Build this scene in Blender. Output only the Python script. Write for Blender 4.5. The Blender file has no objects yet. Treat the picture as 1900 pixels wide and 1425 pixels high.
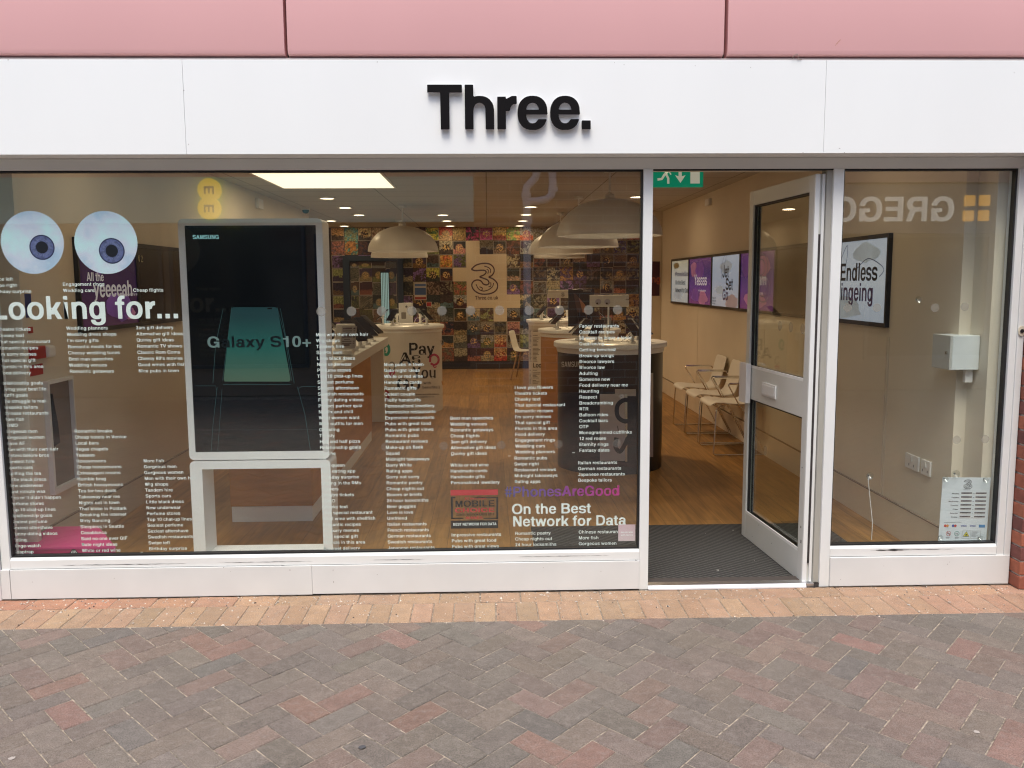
import bpy, math, random
import numpy as np
from mathutils import Vector, Matrix
from mathutils.geometry import tessellate_polygon
random.seed(7)
sc = bpy.context.scene
COL = sc.collection
rad = math.radians

# ------------------------------------------------------------------ camera
F_PX, PITCH, YAW, ROLL = 1607.0, rad(6.72), rad(1.59), rad(-.34)
CAM = Vector((0, -4.35, 1.6))
fw = Vector((math.sin(YAW)*math.cos(PITCH), math.cos(YAW)*math.cos(PITCH), -math.sin(PITCH)))
r0 = fw.cross(Vector((0, 0, 1))).normalized(); u0 = r0.cross(fw)
rt = r0*math.cos(ROLL) + u0*math.sin(ROLL); up = -r0*math.sin(ROLL) + u0*math.cos(ROLL)
cd = bpy.data.cameras.new("camera"); cam = bpy.data.objects.new("camera", cd); COL.objects.link(cam)
cd.sensor_width = 36; cd.lens = F_PX/1900*36; cd.clip_start = .05; cd.clip_end = 1500
cam.matrix_world = Matrix(((rt.x, up.x, -fw.x, CAM.x), (rt.y, up.y, -fw.y, CAM.y), (rt.z, up.z, -fw.z, CAM.z), (0, 0, 0, 1)))
sc.camera = cam

def ray(x, y): return rt*(x-950) - up*(y-712.5) + fw*F_PX
def onY(x, y, Y):
    d = ray(x, y); return CAM + d*((Y-CAM.y)/d.y)
def onX(x, y, X):
    d = ray(x, y); return CAM + d*((X-CAM.x)/d.x)
def onZ(x, y, Z):
    d = ray(x, y); return CAM + d*((Z-CAM.z)/d.z)

# ------------------------------------------------------------------ world, sun, exposure
SUN_EL, SUN_AZ = rad(62), rad(188)      # high and soft, from behind the camera
w = bpy.data.worlds.new("World"); sc.world = w; w.use_nodes = True
nt = w.node_tree; bg = nt.nodes["Background"]
sky = nt.nodes.new("ShaderNodeTexSky"); sky.sky_type = 'NISHITA'; sky.sun_disc = False
sky.sun_elevation = SUN_EL; sky.sun_rotation = SUN_AZ; sky.dust_density = 3.0; sky.air_density = 1.0
nt.links.new(sky.outputs[0], bg.inputs[0]); bg.inputs[1].default_value = 0.15
sd = bpy.data.lights.new("sun", 'SUN'); sd.energy = 1.35; sd.angle = rad(26); sd.color = (1, .955, .875)
so = bpy.data.objects.new("sun", sd); COL.objects.link(so)
sdir = Vector((math.sin(SUN_AZ)*math.cos(SUN_EL), math.cos(SUN_AZ)*math.cos(SUN_EL), math.sin(SUN_EL)))
so.rotation_euler = sdir.to_track_quat('Z', 'Y').to_euler(); so.location = (0, -6, 12)
sc.view_settings.view_transform = 'Standard'; sc.view_settings.look = 'None'
sc.view_settings.exposure = 0.78; sc.view_settings.gamma = 1
try:
    sc.cycles.max_bounces = 10; sc.cycles.transparent_max_bounces = 16; sc.cycles.sample_clamp_indirect = 6
    sc.cycles.use_denoising = True; sc.cycles.use_adaptive_sampling = False; sc.cycles.filter_width = 1.15
except Exception: pass

# ------------------------------------------------------------------ materials
MATS = {}
def L(c):   # sRGB 0-255 -> linear
    return tuple(((v/255)/12.92 if v/255 <= .04045 else ((v/255+.055)/1.055)**2.4) for v in c)
def mat(name, col, rough=.5, metal=0, var=.06, scale=6, bump=0, bscale=200, emit=0, spec=.5, coat=0, attr=None, stretch=None):
    if name in MATS: return MATS[name]
    m = bpy.data.materials.new(name); m.use_nodes = True; n = m.node_tree.nodes; l = m.node_tree.links
    b = n["Principled BSDF"]; b.inputs["Roughness"].default_value = rough; b.inputs["Metallic"].default_value = metal
    b.inputs["Specular IOR Level"].default_value = spec
    if coat: b.inputs["Coat Weight"].default_value = coat
    tc = n.new("ShaderNodeTexCoord"); mp = n.new("ShaderNodeMapping"); l.new(tc.outputs["Object"], mp.inputs[0])
    if stretch: mp.inputs["Scale"].default_value = stretch
    nz = n.new("ShaderNodeTexNoise"); nz.inputs["Scale"].default_value = scale; nz.inputs["Detail"].default_value = 6
    l.new(mp.outputs[0], nz.inputs[0])
    if attr:
        a = n.new("ShaderNodeAttribute"); a.attribute_name = attr; csock = a.outputs["Color"]
    else:
        rgb = n.new("ShaderNodeRGB"); rgb.outputs[0].default_value = (*col, 1); csock = rgb.outputs[0]
    mr = n.new("ShaderNodeMapRange"); l.new(nz.outputs[0], mr.inputs[0])
    mr.inputs[1].default_value = .25; mr.inputs[2].default_value = .75; mr.inputs[3].default_value = 1-var; mr.inputs[4].default_value = 1+var
    mx = n.new("ShaderNodeVectorMath"); mx.operation = 'SCALE'; l.new(csock, mx.inputs[0]); l.new(mr.outputs[0], mx.inputs["Scale"])
    l.new(mx.outputs[0], b.inputs["Base Color"])
    if emit:
        l.new(mx.outputs[0], b.inputs["Emission Color"]); b.inputs["Emission Strength"].default_value = emit; m.cycles.emission_sampling = 'NONE'
    if bump:
        nb = n.new("ShaderNodeTexNoise"); nb.inputs["Scale"].default_value = bscale; nb.inputs["Detail"].default_value = 4
        l.new(mp.outputs[0], nb.inputs[0])
        bp = n.new("ShaderNodeBump"); bp.inputs["Strength"].default_value = bump; bp.inputs["Distance"].default_value = .004
        l.new(nb.outputs[0], bp.inputs["Height"]); l.new(bp.outputs[0], b.inputs["Normal"])
    MATS[name] = m; m["b"] = 1
    return m
def glassmat(name, tint=(.965, .985, .97), base=.07):
    if name in MATS: return MATS[name]
    m = bpy.data.materials.new(name); m.use_nodes = True; n = m.node_tree.nodes; l = m.node_tree.links
    n.remove(n["Principled BSDF"]); out = n["Material Output"]
    tr = n.new("ShaderNodeBsdfTransparent"); tr.inputs[0].default_value = (*tint, 1)
    gl = n.new("ShaderNodeBsdfGlossy"); gl.inputs["Roughness"].default_value = 0; gl.inputs[0].default_value = (1, 1, 1, 1)
    lw = n.new("ShaderNodeLayerWeight"); lw.inputs[0].default_value = .5
    p = n.new("ShaderNodeMath"); p.operation = 'POWER'; l.new(lw.outputs["Facing"], p.inputs[0]); p.inputs[1].default_value = 5
    a = n.new("ShaderNodeMath"); a.operation = 'MULTIPLY_ADD'; l.new(p.outputs[0], a.inputs[0]); a.inputs[1].default_value = .9; a.inputs[2].default_value = base
    mx = n.new("ShaderNodeMixShader"); l.new(a.outputs[0], mx.inputs[0]); l.new(tr.outputs[0], mx.inputs[1]); l.new(gl.outputs[0], mx.inputs[2])
    l.new(mx.outputs[0], out.inputs[0]); MATS[name] = m; return m

# ------------------------------------------------------------------ mesh builder
class MB:
    def __init__(s): s.v = []; s.f = []; s.m = []; s.c = []; s.uv = None
    def face(s, pts, m=0, c=None):
        k = len(s.v); s.v += [tuple(p) for p in pts]; s.f.append(list(range(k, k+len(pts)))); s.m.append(m); s.c.append(c)
    def box(s, x0, y0, z0, x1, y1, z1, m=0, c=None):
        k = len(s.v)
        s.v += [(x0,y0,z0),(x1,y0,z0),(x1,y1,z0),(x0,y1,z0),(x0,y0,z1),(x1,y0,z1),(x1,y1,z1),(x0,y1,z1)]
        for f in ((0,3,2,1),(4,5,6,7),(0,1,5,4),(1,2,6,5),(2,3,7,6),(3,0,4,7)):
            s.f.append([k+i for i in f]); s.m.append(m); s.c.append(c)
        return s
    def prism(s, poly, a, b, axis='Y', m=0, mside=None):
        """poly: 2D pts; extruded from a to b along axis. Y: poly=(x,z); X: (y,z); Z: (x,y)"""
        def P(p, t): return {'Y': (p[0], t, p[1]), 'X': (t, p[0], p[1]), 'Z': (p[0], p[1], t)}[axis]
        n = len(poly); k = len(s.v); ms = m if mside is None else mside
        s.v += [P(p, a) for p in poly] + [P(p, b) for p in poly]
        s.f.append([k+i for i in range(n)]); s.m.append(m); s.c.append(None)
        s.f.append([k+n+i for i in reversed(range(n))]); s.m.append(m); s.c.append(None)
        for i in range(n):
            j = (i+1) % n; s.f.append([k+i, k+n+i, k+n+j, k+j]); s.m.append(ms); s.c.append(None)
        return s
    def lathe(s, prof, cx=0, cy=0, seg=48, m=0, mats=None, cap=True):
        k = len(s.v); n = len(prof)
        for i in range(seg):
            a = 2*math.pi*i/seg
            s.v += [(cx+r*math.cos(a), cy+r*math.sin(a), z) for r, z in prof]
        for i in range(seg):
            j = (i+1) % seg
            for q in range(n-1):
                s.f.append([k+i*n+q, k+j*n+q, k+j*n+q+1, k+i*n+q+1]); s.m.append(mats[q] if mats else m); s.c.append(None)
        if cap:
            for q in (0, n-1):
                if prof[q][0] > 1e-4:
                    s.f.append([k+i*n+q for i in range(seg)]); s.m.append(mats[min(q, n-2)] if mats else m); s.c.append(None)
        return s
    def tube(s, path, r, seg=10, m=0, closed=False):
        P = [Vector(p) for p in path]; n = len(P); k = len(s.v)
        prev = None
        for i, p in enumerate(P):
            a = P[i-1] if (i > 0 or closed) else P[0]; b = P[(i+1) % n] if (i < n-1 or closed) else P[-1]
            t = (b-a).normalized()
            if prev is None:
                ref = Vector((0, 0, 1)) if abs(t.z) < .9 else Vector((1, 0, 0)); u = t.cross(ref).normalized()
            else: u = (prev - t*prev.dot(t)).normalized()
            prev = u; v = t.cross(u); rr = r[i] if isinstance(r, (list, tuple)) else r
            s.v += [tuple(p + (u*math.cos(2*math.pi*q/seg) + v*math.sin(2*math.pi*q/seg))*rr) for q in range(seg)]
        for i in range(n if closed else n-1):
            j = (i+1) % n
            for q in range(seg):
                s.f.append([k+i*seg+q, k+i*seg+(q+1) % seg, k+j*seg+(q+1) % seg, k+j*seg+q]); s.m.append(m); s.c.append(None)
        if not closed:
            s.f.append([k+q for q in range(seg)]); s.m.append(m); s.c.append(None)
            s.f.append([k+(n-1)*seg+q for q in range(seg)]); s.m.append(m); s.c.append(None)
        return s
    def build(s, name, mats, parent=None, bevel=0, smooth=False, segs=2, local=False, seams=30):
        me = bpy.data.meshes.new(name); me.from_pydata([tuple(map(float, v)) for v in s.v], [], s.f)
        if not isinstance(mats, (list, tuple)): mats = [mats]
        for m in mats: me.materials.append(m)
        me.polygons.foreach_set("material_index", s.m)
        if any(c is not None for c in s.c):
            at = me.color_attributes.new("tint", 'FLOAT_COLOR', 'CORNER'); k = 0; buf = []
            for f, c in zip(s.f, s.c):
                c = c or (.5, .5, .5)
                for _ in f: buf += [c[0], c[1], c[2], 1]
            at.data.foreach_set("color", buf)
        me.validate()
        if smooth:
            me.polygons.foreach_set("use_smooth", [True]*len(me.polygons))
            try: me.set_sharp_from_angle(angle=rad(seams))
            except Exception: pass
        me.update(); o = bpy.data.objects.new(name, me); COL.objects.link(o)
        if bevel:
            bv = o.modifiers.new("edge", 'BEVEL'); bv.width = bevel; bv.segments = segs; bv.limit_method = 'ANGLE'; bv.angle_limit = rad(35)
        if parent is not None:
            o.parent = parent
            if not local and parent.type == 'EMPTY': o.matrix_parent_inverse = Matrix.Translation(-parent.location)
        return o
def tag(o, label=None, cat=None, group=None, kind=None):
    if label: o['label'] = label
    if cat: o['category'] = cat
    if group: o['group'] = group
    if kind: o['kind'] = kind
    return o
def thing(name, label, cat, loc=(0, 0, 0), group=None):
    o = bpy.data.objects.new(name, None); o.location = loc; o.empty_display_size = .1; COL.objects.link(o)
    return tag(o, label, cat, group)
def kids(o): return list(o.children)
def copy_tree(o, parent=None):
    c = o.copy(); COL.objects.link(c)
    if parent is not None: c.parent = parent
    for ch in kids(o): copy_tree(ch, c)
    return c
def roundrect(x0, z0, x1, z1, r, seg=6):
    out = []
    for cx, cz, a0 in ((x1-r, z0+r, -90), (x1-r, z1-r, 0), (x0+r, z1-r, 90), (x0+r, z0+r, 180)):
        for i in range(seg+1):
            a = rad(a0+90*i/seg); out.append((cx+r*math.cos(a), cz+r*math.sin(a)))
    return out
def ringprism(mb, outer, inner, a, b, axis='Y', m=0):
    """frame between two outlines with the same number of points"""
    def P(p, t): return {'Y': (p[0], t, p[1]), 'X': (t, p[0], p[1]), 'Z': (p[0], p[1], t)}[axis]
    n = len(outer)
    for i in range(n):
        j = (i+1) % n
        mb.face([P(outer[i], a), P(outer[j], a), P(inner[j], a), P(inner[i], a)], m)
        mb.face([P(outer[i], b), P(inner[i], b), P(inner[j], b), P(outer[j], b)], m)
        mb.face([P(outer[i], a), P(outer[i], b), P(outer[j], b), P(outer[j], a)], m)
        mb.face([P(inner[i], a), P(inner[j], a), P(inner[j], b), P(inner[i], b)], m)

# ------------------------------------------------------------------ lettering: a bold grotesque drawn as shapes, contoured to outlines
class G:
    n = 2.3
def _e(cx, cy, rx, ry):
    return lambda x, y: ((np.abs((x-cx)/rx)**G.n + np.abs((y-cy)/ry)**G.n)**(1/G.n)-1)*min(rx, ry)
def _r(x0, y0, x1, y1): return lambda x, y: np.maximum(np.maximum(x0-x, x-x1), np.maximum(y0-y, y-y1))
def _u(*f): return lambda x, y: np.minimum.reduce([g(x, y) for g in f])
def _i(*f): return lambda x, y: np.maximum.reduce([g(x, y) for g in f])
def _not(f): return lambda x, y: -f(x, y)
def _cut(a, b): return _i(a, _not(b))
def _ring(cx, cy, rx, ry, tx=.14, ty=.11): return _cut(_e(cx, cy, rx, ry), _e(cx, cy, rx-tx, ry-ty))
def _q(x0, y0, x1, y1, wd):  # slanted bar, horizontal width wd, bottom-left (x0,y0) to top-left (x1,y1)
    def f(x, y):
        k = (x1-x0)/(y1-y0); c = 1/math.sqrt(1+k*k); xx = x-(x0+k*(y-y0))
        return np.maximum(np.maximum(-xx*c, (xx-wd)*c), np.maximum(y0-y, y-y1))
    return f
def _mx(f, W): return lambda x, y: f(W-x, y)
def _my(f, H): return lambda x, y: f(x, H-y)
S = .14; T = .11
o_ = _ring(.305, .265, .265, .277)
n_ = _u(_r(.065, 0, .205, .53), _i(_ring(.305, .29, .24, .25), _r(.1, .29, .6, .6)), _r(.405, 0, .545, .3))
def s_(W, H, tx, ty):
    ry = (H+.02+ty)/4; rx = W/2-.03; cx = W/2; uc = H+.01-ry; lc = -.01+ry
    return _u(_cut(_ring(cx, uc, rx, ry, tx, ty), _r(cx, -1, 2, uc-.0)), _cut(_ring(cx, lc, rx, ry, tx, ty), _r(-1, lc, cx, 2)))
C_ = _cut(_ring(.37, .36, .34, .37, .15, .12), _r(.40, .265, 2, .455))
O_ = _ring(.39, .36, .36, .37, .15, .12)
bowl = _ring(.345, .265, .235, .277)
GL = {
 'a': (.556, _u(_i(_ring(.28, .36, .225, .182, .135, .1), _r(-1, .36, 2, 2)), _r(.37, .04, .505, .37), _r(.385, 0, .53, .09), _i(_ring(.25, .16, .215, .172, .135, .095), _r(-1, -1, .44, 2)))),
 'b': (.611, _u(_r(.065, 0, .205, .72), bowl)),
 'c': (.556, _cut(_ring(.29, .265, .26, .277), _r(.31, .185, 2, .345))),
 'd': (.611, _mx(_u(_r(.065, 0, .205, .72), bowl), .611)),
 'e': (.556, _u(_cut(_ring(.28, .265, .25, .277), _r(.28, .166, 2, .240)), _r(.1, .240, .52, .318))),
 'f': (.333, _u(_r(.09, 0, .23, .58), _r(.01, .43, .31, .53), _i(_ring(.27, .55, .18, .175, .14, .105), _r(-1, .55, .27, 2)), _r(.265, .62, .33, .725))),
 'g': (.611, _u(_mx(bowl, .611), _r(.405, -.03, .545, .53), _i(_ring(.305, -.02, .24, .185, .14, .1), _r(-1, -2, 2, -.025)))),
 'h': (.611, _u(n_, _r(.065, 0, .205, .72))),
 'i': (.278, _u(_r(.07, 0, .21, .53), _r(.07, .6, .21, .72))),
 'j': (.278, _u(_r(.07, -.1, .21, .53), _r(.07, .6, .21, .72), _r(0, -.2, .17, -.1))),
 'k': (.556, _u(_r(.065, 0, .205, .72), _q(.13, .15, .38, .53, .165), _i(_q(.40, 0, .16, .42, .16), _r(.2, -1, 2, .36)))),
 'l': (.278, _r(.07, 0, .21, .72)),
 'm': (.889, _u(_r(.065, 0, .205, .53), _i(_ring(.285, .29, .22, .25), _r(.1, .29, .7, .6)), _r(.37, 0, .505, .3), _i(_ring(.595, .29, .225, .25), _r(.44, .29, 1, .6)), _r(.685, 0, .82, .3))),
 'n': (.611, n_), 'o': (.611, o_),
 'p': (.611, _my(_u(_r(.065, 0, .205, .73), bowl), .53)), 'q': (.611, _my(_mx(_u(_r(.065, 0, .205, .73), bowl), .611), .53)),
 'r': (.389, _u(_r(.065, 0, .205, .53), _i(_ring(.375, .30, .24, .24, .14, .125), _r(.15, .30, .375, 2)), _r(.30, .41, .385, .54))),
 's': (.556, s_(.556, .53, .14, .11)),
 't': (.333, _u(_r(.085, .08, .225, .67), _r(.01, .43, .31, .53), _i(_ring(.24, .13, .155, .135, .14, .1), _r(-1, -1, .24, .13)), _r(.235, -.005, .31, .1))),
 'u': (.611, lambda x, y: n_(.611-x, .53-y)),
 'v': (.556, _u(_q(.2, 0, .01, .53, .15), _q(.2, 0, .395, .53, .15))),
 'w': (.778, _u(_q(.15, 0, .01, .53, .14), _q(.15, 0, .32, .53, .14), _q(.49, 0, .32, .53, .14), _q(.49, 0, .635, .53, .14))),
 'x': (.556, _u(_q(.01, 0, .37, .53, .17), _q(.37, 0, .01, .53, .17))),
 'y': (.556, _u(_q(.205, .02, .01, .53, .15), _q(.13, -.13, .395, .53, .15), _r(.06, -.2, .19, -.1))),
 'z': (.5, _u(_r(.03, .42, .47, .53), _r(.03, 0, .47, .11), _q(.03, .08, .28, .45, .19))),
 'A': (.722, _u(_q(.01, 0, .275, .72, .17), _q(.54, 0, .275, .72, .17), _r(.18, .16, .55, .27))),
 'B': (.722, _u(_r(.075, 0, .22, .72), _i(_ring(.38, .525, .27, .195, .15, .11), _r(.38, 0, 2, 2)), _i(_ring(.40, .21, .28, .21, .15, .12), _r(.4, -1, 2, 2)), _r(.2, .61, .39, .72), _r(.2, 0, .41, .12), _r(.2, .33, .41, .43))),
 'C': (.722, C_),
 'D': (.722, _u(_r(.075, 0, .22, .72), _i(_ring(.36, .36, .325, .36, .15, .12), _r(.36, -1, 2, 2)), _r(.2, .6, .37, .72), _r(.2, 0, .37, .12))),
 'E': (.667, _u(_r(.075, 0, .22, .72), _r(.2, .6, .62, .72), _r(.2, 0, .63, .125), _r(.2, .31, .585, .425))),
 'F': (.611, _u(_r(.075, 0, .22, .72), _r(.2, .6, .59, .72), _r(.2, .3, .54, .415))),
 'G': (.778, _u(_cut(_ring(.38, .36, .34, .37, .15, .12), _r(.41, .26, 2, .46)), _r(.40, .27, .71, .38), _r(.60, 0, .71, .38))),
 'H': (.722, _u(_r(.07, 0, .22, .72), _r(.5, 0, .65, .72), _r(.2, .305, .52, .43))),
 'I': (.278, _r(.065, 0, .215, .72)),
 'J': (.556, _u(_r(.34, .2, .49, .72), _i(_ring(.26, .22, .23, .232, .15, .12), _r(-1, -1, 2, .23)))),
 'K': (.722, _u(_r(.075, 0, .22, .72), _q(.18, .2, .50, .72, .2), _i(_q(.51, 0, .2, .56, .18), _r(.25, -1, 2, .47)))),
 'L': (.611, _u(_r(.075, 0, .22, .72), _r(.2, 0, .58, .125))),
 'M': (.833, _u(_r(.07, 0, .21, .72), _r(.625, 0, .765, .72), _q(.34, 0, .11, .72, .15), _q(.34, 0, .57, .72, .15))),
 'N': (.722, _u(_r(.07, 0, .215, .72), _r(.505, 0, .65, .72), _q(.47, 0, .08, .72, .17))),
 'O': (.778, O_),
 'P': (.667, _u(_r(.075, 0, .22, .72), _i(_ring(.38, .49, .26, .23, .15, .12), _r(.38, 0, 2, 2)), _r(.2, .6, .39, .72), _r(.2, .26, .39, .38))),
 'Q': (.778, _u(O_, _q(.62, -.03, .4, .2, .15))),
 'R': (.722, _u(_r(.075, 0, .22, .72), _i(_ring(.4, .505, .27, .215, .15, .12), _r(.4, 0, 2, 2)), _r(.2, .6, .41, .72), _r(.2, .29, .42, .41), _q(.53, 0, .4, .36, .16))),
 'S': (.667, s_(.667, .72, .15, .125)),
 'T': (.611, _u(_r(.23, 0, .38, .72), _r(.015, .595, .595, .72))),
 'U': (.722, _u(_r(.07, .25, .22, .72), _r(.5, .25, .65, .72), _i(_ring(.36, .27, .29, .28, .15, .12), _r(-1, -1, 2, .27)))),
 'V': (.667, _u(_q(.25, 0, .01, .72, .165), _q(.25, 0, .49, .72, .165))),
 'W': (.944, _u(_q(.19, 0, .01, .72, .16), _q(.19, 0, .39, .72, .16), _q(.59, 0, .39, .72, .16), _q(.59, 0, .775, .72, .16))),
 'X': (.667, _u(_q(.01, 0, .46, .72, .19), _q(.46, 0, .01, .72, .19))),
 'Y': (.667, _u(_r(.26, 0, .41, .32), _q(.26, .28, .0, .72, .17), _q(.24, .28, .49, .72, .17))),
 'Z': (.611, _u(_r(.03, .6, .58, .72), _r(.03, 0, .58, .12), _q(.03, .08, .37, .64, .2))),
 '0': (.556, _ring(.278, .355, .245, .365, .145, .115)),
 '1': (.556, _u(_r(.24, 0, .385, .71), _r(.07, .49, .3, .585), _q(.2, .5, .27, .71, .08))),
 '2': (.556, _u(_i(_ring(.275, .49, .235, .225, .145, .115), _r(-1, .49, 2, 2)), _i(_q(.03, .08, .36, .52, .19), _r(0, 0, .51, .53)), _r(.03, 0, .52, .125))),
 '3': (.556, _u(_cut(_ring(.27, .525, .225, .195, .145, .11), _r(-1, .25, .25, .525)), _cut(_ring(.27, .2, .24, .212, .145, .115), _r(-1, .2, .25, .5)))),
 '4': (.556, _u(_r(.31, 0, .45, .71), _r(.03, .15, .53, .26), _q(.03, .2, .3, .71, .16))),
 '5': (.556, _u(_r(.1, .59, .49, .71), _r(.09, .33, .22, .7), _cut(_ring(.27, .225, .245, .237, .145, .115), _r(-1, .22, .2, .36)))),
 '6': (.556, _u(_ring(.285, .225, .24, .237, .14, .115), _i(_ring(.285, .36, .24, .36, .145, .12), _r(-1, .25, .3, 2)))),
 '7': (.556, _u(_r(.03, .58, .52, .71), _q(.12, 0, .36, .6, .16))),
 '8': (.556, _u(_ring(.278, .53, .22, .19, .14, .105), _ring(.278, .2, .245, .212, .145, .115))),
 '9': (.556, _u(_ring(.27, .485, .24, .237, .14, .115), _i(_ring(.27, .35, .24, .36, .145, .12), _r(.25, -1, 2, .46)))),
 '.': (.278, _r(.065, 0, .21, .145)), ',': (.278, _u(_r(.065, 0, .21, .145), _r(.13, -.1, .21, .02))),
 '-': (.333, _r(.03, .215, .3, .335)), "'": (.238, _r(.06, .46, .18, .72)), '/': (.278, _q(0, 0, .17, .72, .1)),
 '#': (.556, _u(_r(.02, .42, .54, .52), _r(.02, .19, .54, .29), _q(.09, 0, .16, .72, .1), _q(.3, 0, .37, .72, .1))),
 '+': (.584, _u(_r(.05, .2, .53, .31), _r(.235, 0, .35, .5))),
 '&': (.722, _u(_ring(.3, .53, .19, .19, .13, .1), _ring(.3, .19, .26, .2, .14, .11), _q(.5, 0, .15, .5, .17))),
 '(': (.333, _i(_ring(.42, .28, .36, .5, .13, .1), _r(0, -1, .3, 2))), ')': (.333, _i(_ring(-.09, .28, .36, .5, .13, .1), _r(.03, -1, 2, 2))),
 ':': (.278, _u(_r(.065, 0, .2, .14), _r(.065, .38, .2, .52))),
}
GC = {}
def contour(f, x0, x1, y0, y1, h=.0145):
    xs = np.arange(x0, x1+h, h); ys = np.arange(y0, y1+h, h); X, Y = np.meshgrid(xs, ys)
    V = f(X, Y); V = np.where(np.abs(V) < 1e-6, 1e-6, V); IN = V < 0
    seg = {}
    c = IN[:-1, :-1]*1 + IN[:-1, 1:]*2 + IN[1:, 1:]*4 + IN[1:, :-1]*8
    TB = {1: [(3, 0)], 2: [(0, 1)], 3: [(3, 1)], 4: [(1, 2)], 5: [(3, 2), (1, 0)], 6: [(0, 2)], 7: [(3, 2)], 8: [(2, 3)], 9: [(2, 0)], 10: [(0, 3), (2, 1)], 11: [(2, 1)], 12: [(1, 3)], 13: [(1, 0)], 14: [(0, 3)]}
    def ek(j, i, e): return ('h', j, i) if e == 0 else ('v', j, i+1) if e == 1 else ('h', j+1, i) if e == 2 else ('v', j, i)
    for j, i in np.argwhere((c > 0) & (c < 15)):
        for a, b in TB[int(c[j, i])]: seg[ek(j, i, a)] = ek(j, i, b)
    def pt(k):
        t, j, i = k
        if t == 'h':
            a, b = V[j, i], V[j, i+1]; return (xs[i]+h*a/(a-b), ys[j])
        a, b = V[j, i], V[j+1, i]; return (xs[i], ys[j]+h*a/(a-b))
    loops = []
    while seg:
        k0 = next(iter(seg)); lp = [k0]; k = seg.pop(k0)
        while k != k0 and k in seg: lp.append(k); k = seg.pop(k)
        P = simp([pt(q) for q in lp], .0035)
        if len(P) >= 3: loops.append(P)
    return loops
def simp(P, tol):
    n = len(P); far = max(range(n), key=lambda i: (P[i][0]-P[0][0])**2+(P[i][1]-P[0][1])**2)
    def dp(A):
        if len(A) < 3: return A
        (ax, ay), (bx, by) = A[0], A[-1]; L_ = math.hypot(bx-ax, by-ay) or 1e-9
        d = [abs((bx-ax)*(ay-p[1])-(ax-p[0])*(by-ay))/L_ for p in A[1:-1]]; m = max(d); i = d.index(m)+1
        return [A[0], A[-1]] if m < tol else dp(A[:i+1])[:-1]+dp(A[i:])
    return dp(P[:far+1])[:-1]+dp(P[far:]+[P[0]])[:-1]
ERODE = [0.0]  # thins small lettering
def glyph(ch0):
    ch, ck = ch0, (ch0, ERODE[0])
    if ck not in GC:
        wd, f0 = GL[ch]; er = ERODE[0]; f = (lambda x, y: f0(x, y)+er); loops = contour(f, -.1, 1.05, -.27, .8)
        tri = tessellate_polygon([[Vector((x, y, 0)) for x, y in lp] for lp in loops])
        GC[ck] = (wd, loops, tri)
    return GC[ck]
def twidth(s, track=0): return sum((.278 if c == ' ' else GL.get(c, GL['-'])[0])+track for c in s)-track
def text(mb, s, fn, em, sx=1, track=0, m=0, depth=0, nrm=None, mside=None):
    """fn(x, y) -> point for flat coordinates in metres"""
    pen = 0
    for ch in s:
        if ch == ' ': pen += .278+track; continue
        if ch not in GL: ch = '-'
        wd, loops, tri = glyph(ch); pts = [p for lp in loops for p in lp]; k = len(mb.v)
        P = [Vector(fn((pen+x)*em*sx, y*em)) for x, y in pts]
        mb.v += [tuple(p) for p in P]
        for t in tri: mb.f.append([k+i for i in t]); mb.m.append(m); mb.c.append(None)
        if depth:
            kb = len(mb.v); mb.v += [tuple(p + nrm*depth) for p in P]; q = 0; ms = m if mside is None else mside
            for lp in loops:
                n = len(lp)
                for i in range(n):
                    j = (i+1) % n; mb.f.append([k+q+i, k+q+j, kb+q+j, kb+q+i]); mb.m.append(ms); mb.c.append(None)
                q += n
        pen += wd+track
def plane(O, ux, uy):
    O, ux, uy = Vector(O), Vector(ux), Vector(uy); return lambda x, y: O+ux*x+uy*y
XZ = ((1, 0, 0), (0, 0, 1))
def disc(mb, c, r, ux, uz, m=0, seg=28, off=0):
    c = Vector(c); ux = Vector(ux); uz = Vector(uz); mb.face([c+ux*r*math.cos(2*math.pi*i/seg)+uz*r*math.sin(2*math.pi*i/seg) for i in range(seg)], m)
def strokes(mb, path, wd, fn, m=0):
    """thick flat line along a 2D path"""
    n = len(path)
    Ls, Rs = [], []
    for i, (x, y) in enumerate(path):
        ax, ay = path[max(i-1, 0)]; bx, by = path[min(i+1, n-1)]; d = math.hypot(bx-ax, by-ay) or 1
        nx, ny = -(by-ay)/d*wd/2, (bx-ax)/d*wd/2; Ls.append(fn(x+nx, y+ny)); Rs.append(fn(x-nx, y-ny))
    for i in range(n-1): mb.face([Ls[i], Ls[i+1], Rs[i+1], Rs[i]], m)
def smoothpath(P, k=8):
    out = []; n = len(P)
    for i in range(n-1):
        p0, p1, p2, p3 = P[max(i-1, 0)], P[i], P[i+1], P[min(i+2, n-1)]
        for q in range(k):
            t = q/k; out.append(tuple(.5*((2*p1[a])+(-p0[a]+p2[a])*t+(2*p0[a]-5*p1[a]+4*p2[a]-p3[a])*t*t+(-p0[a]+3*p1[a]-3*p2[a]+p3[a])*t**3) for a in (0, 1)))
    return out+[P[-1]]
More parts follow.
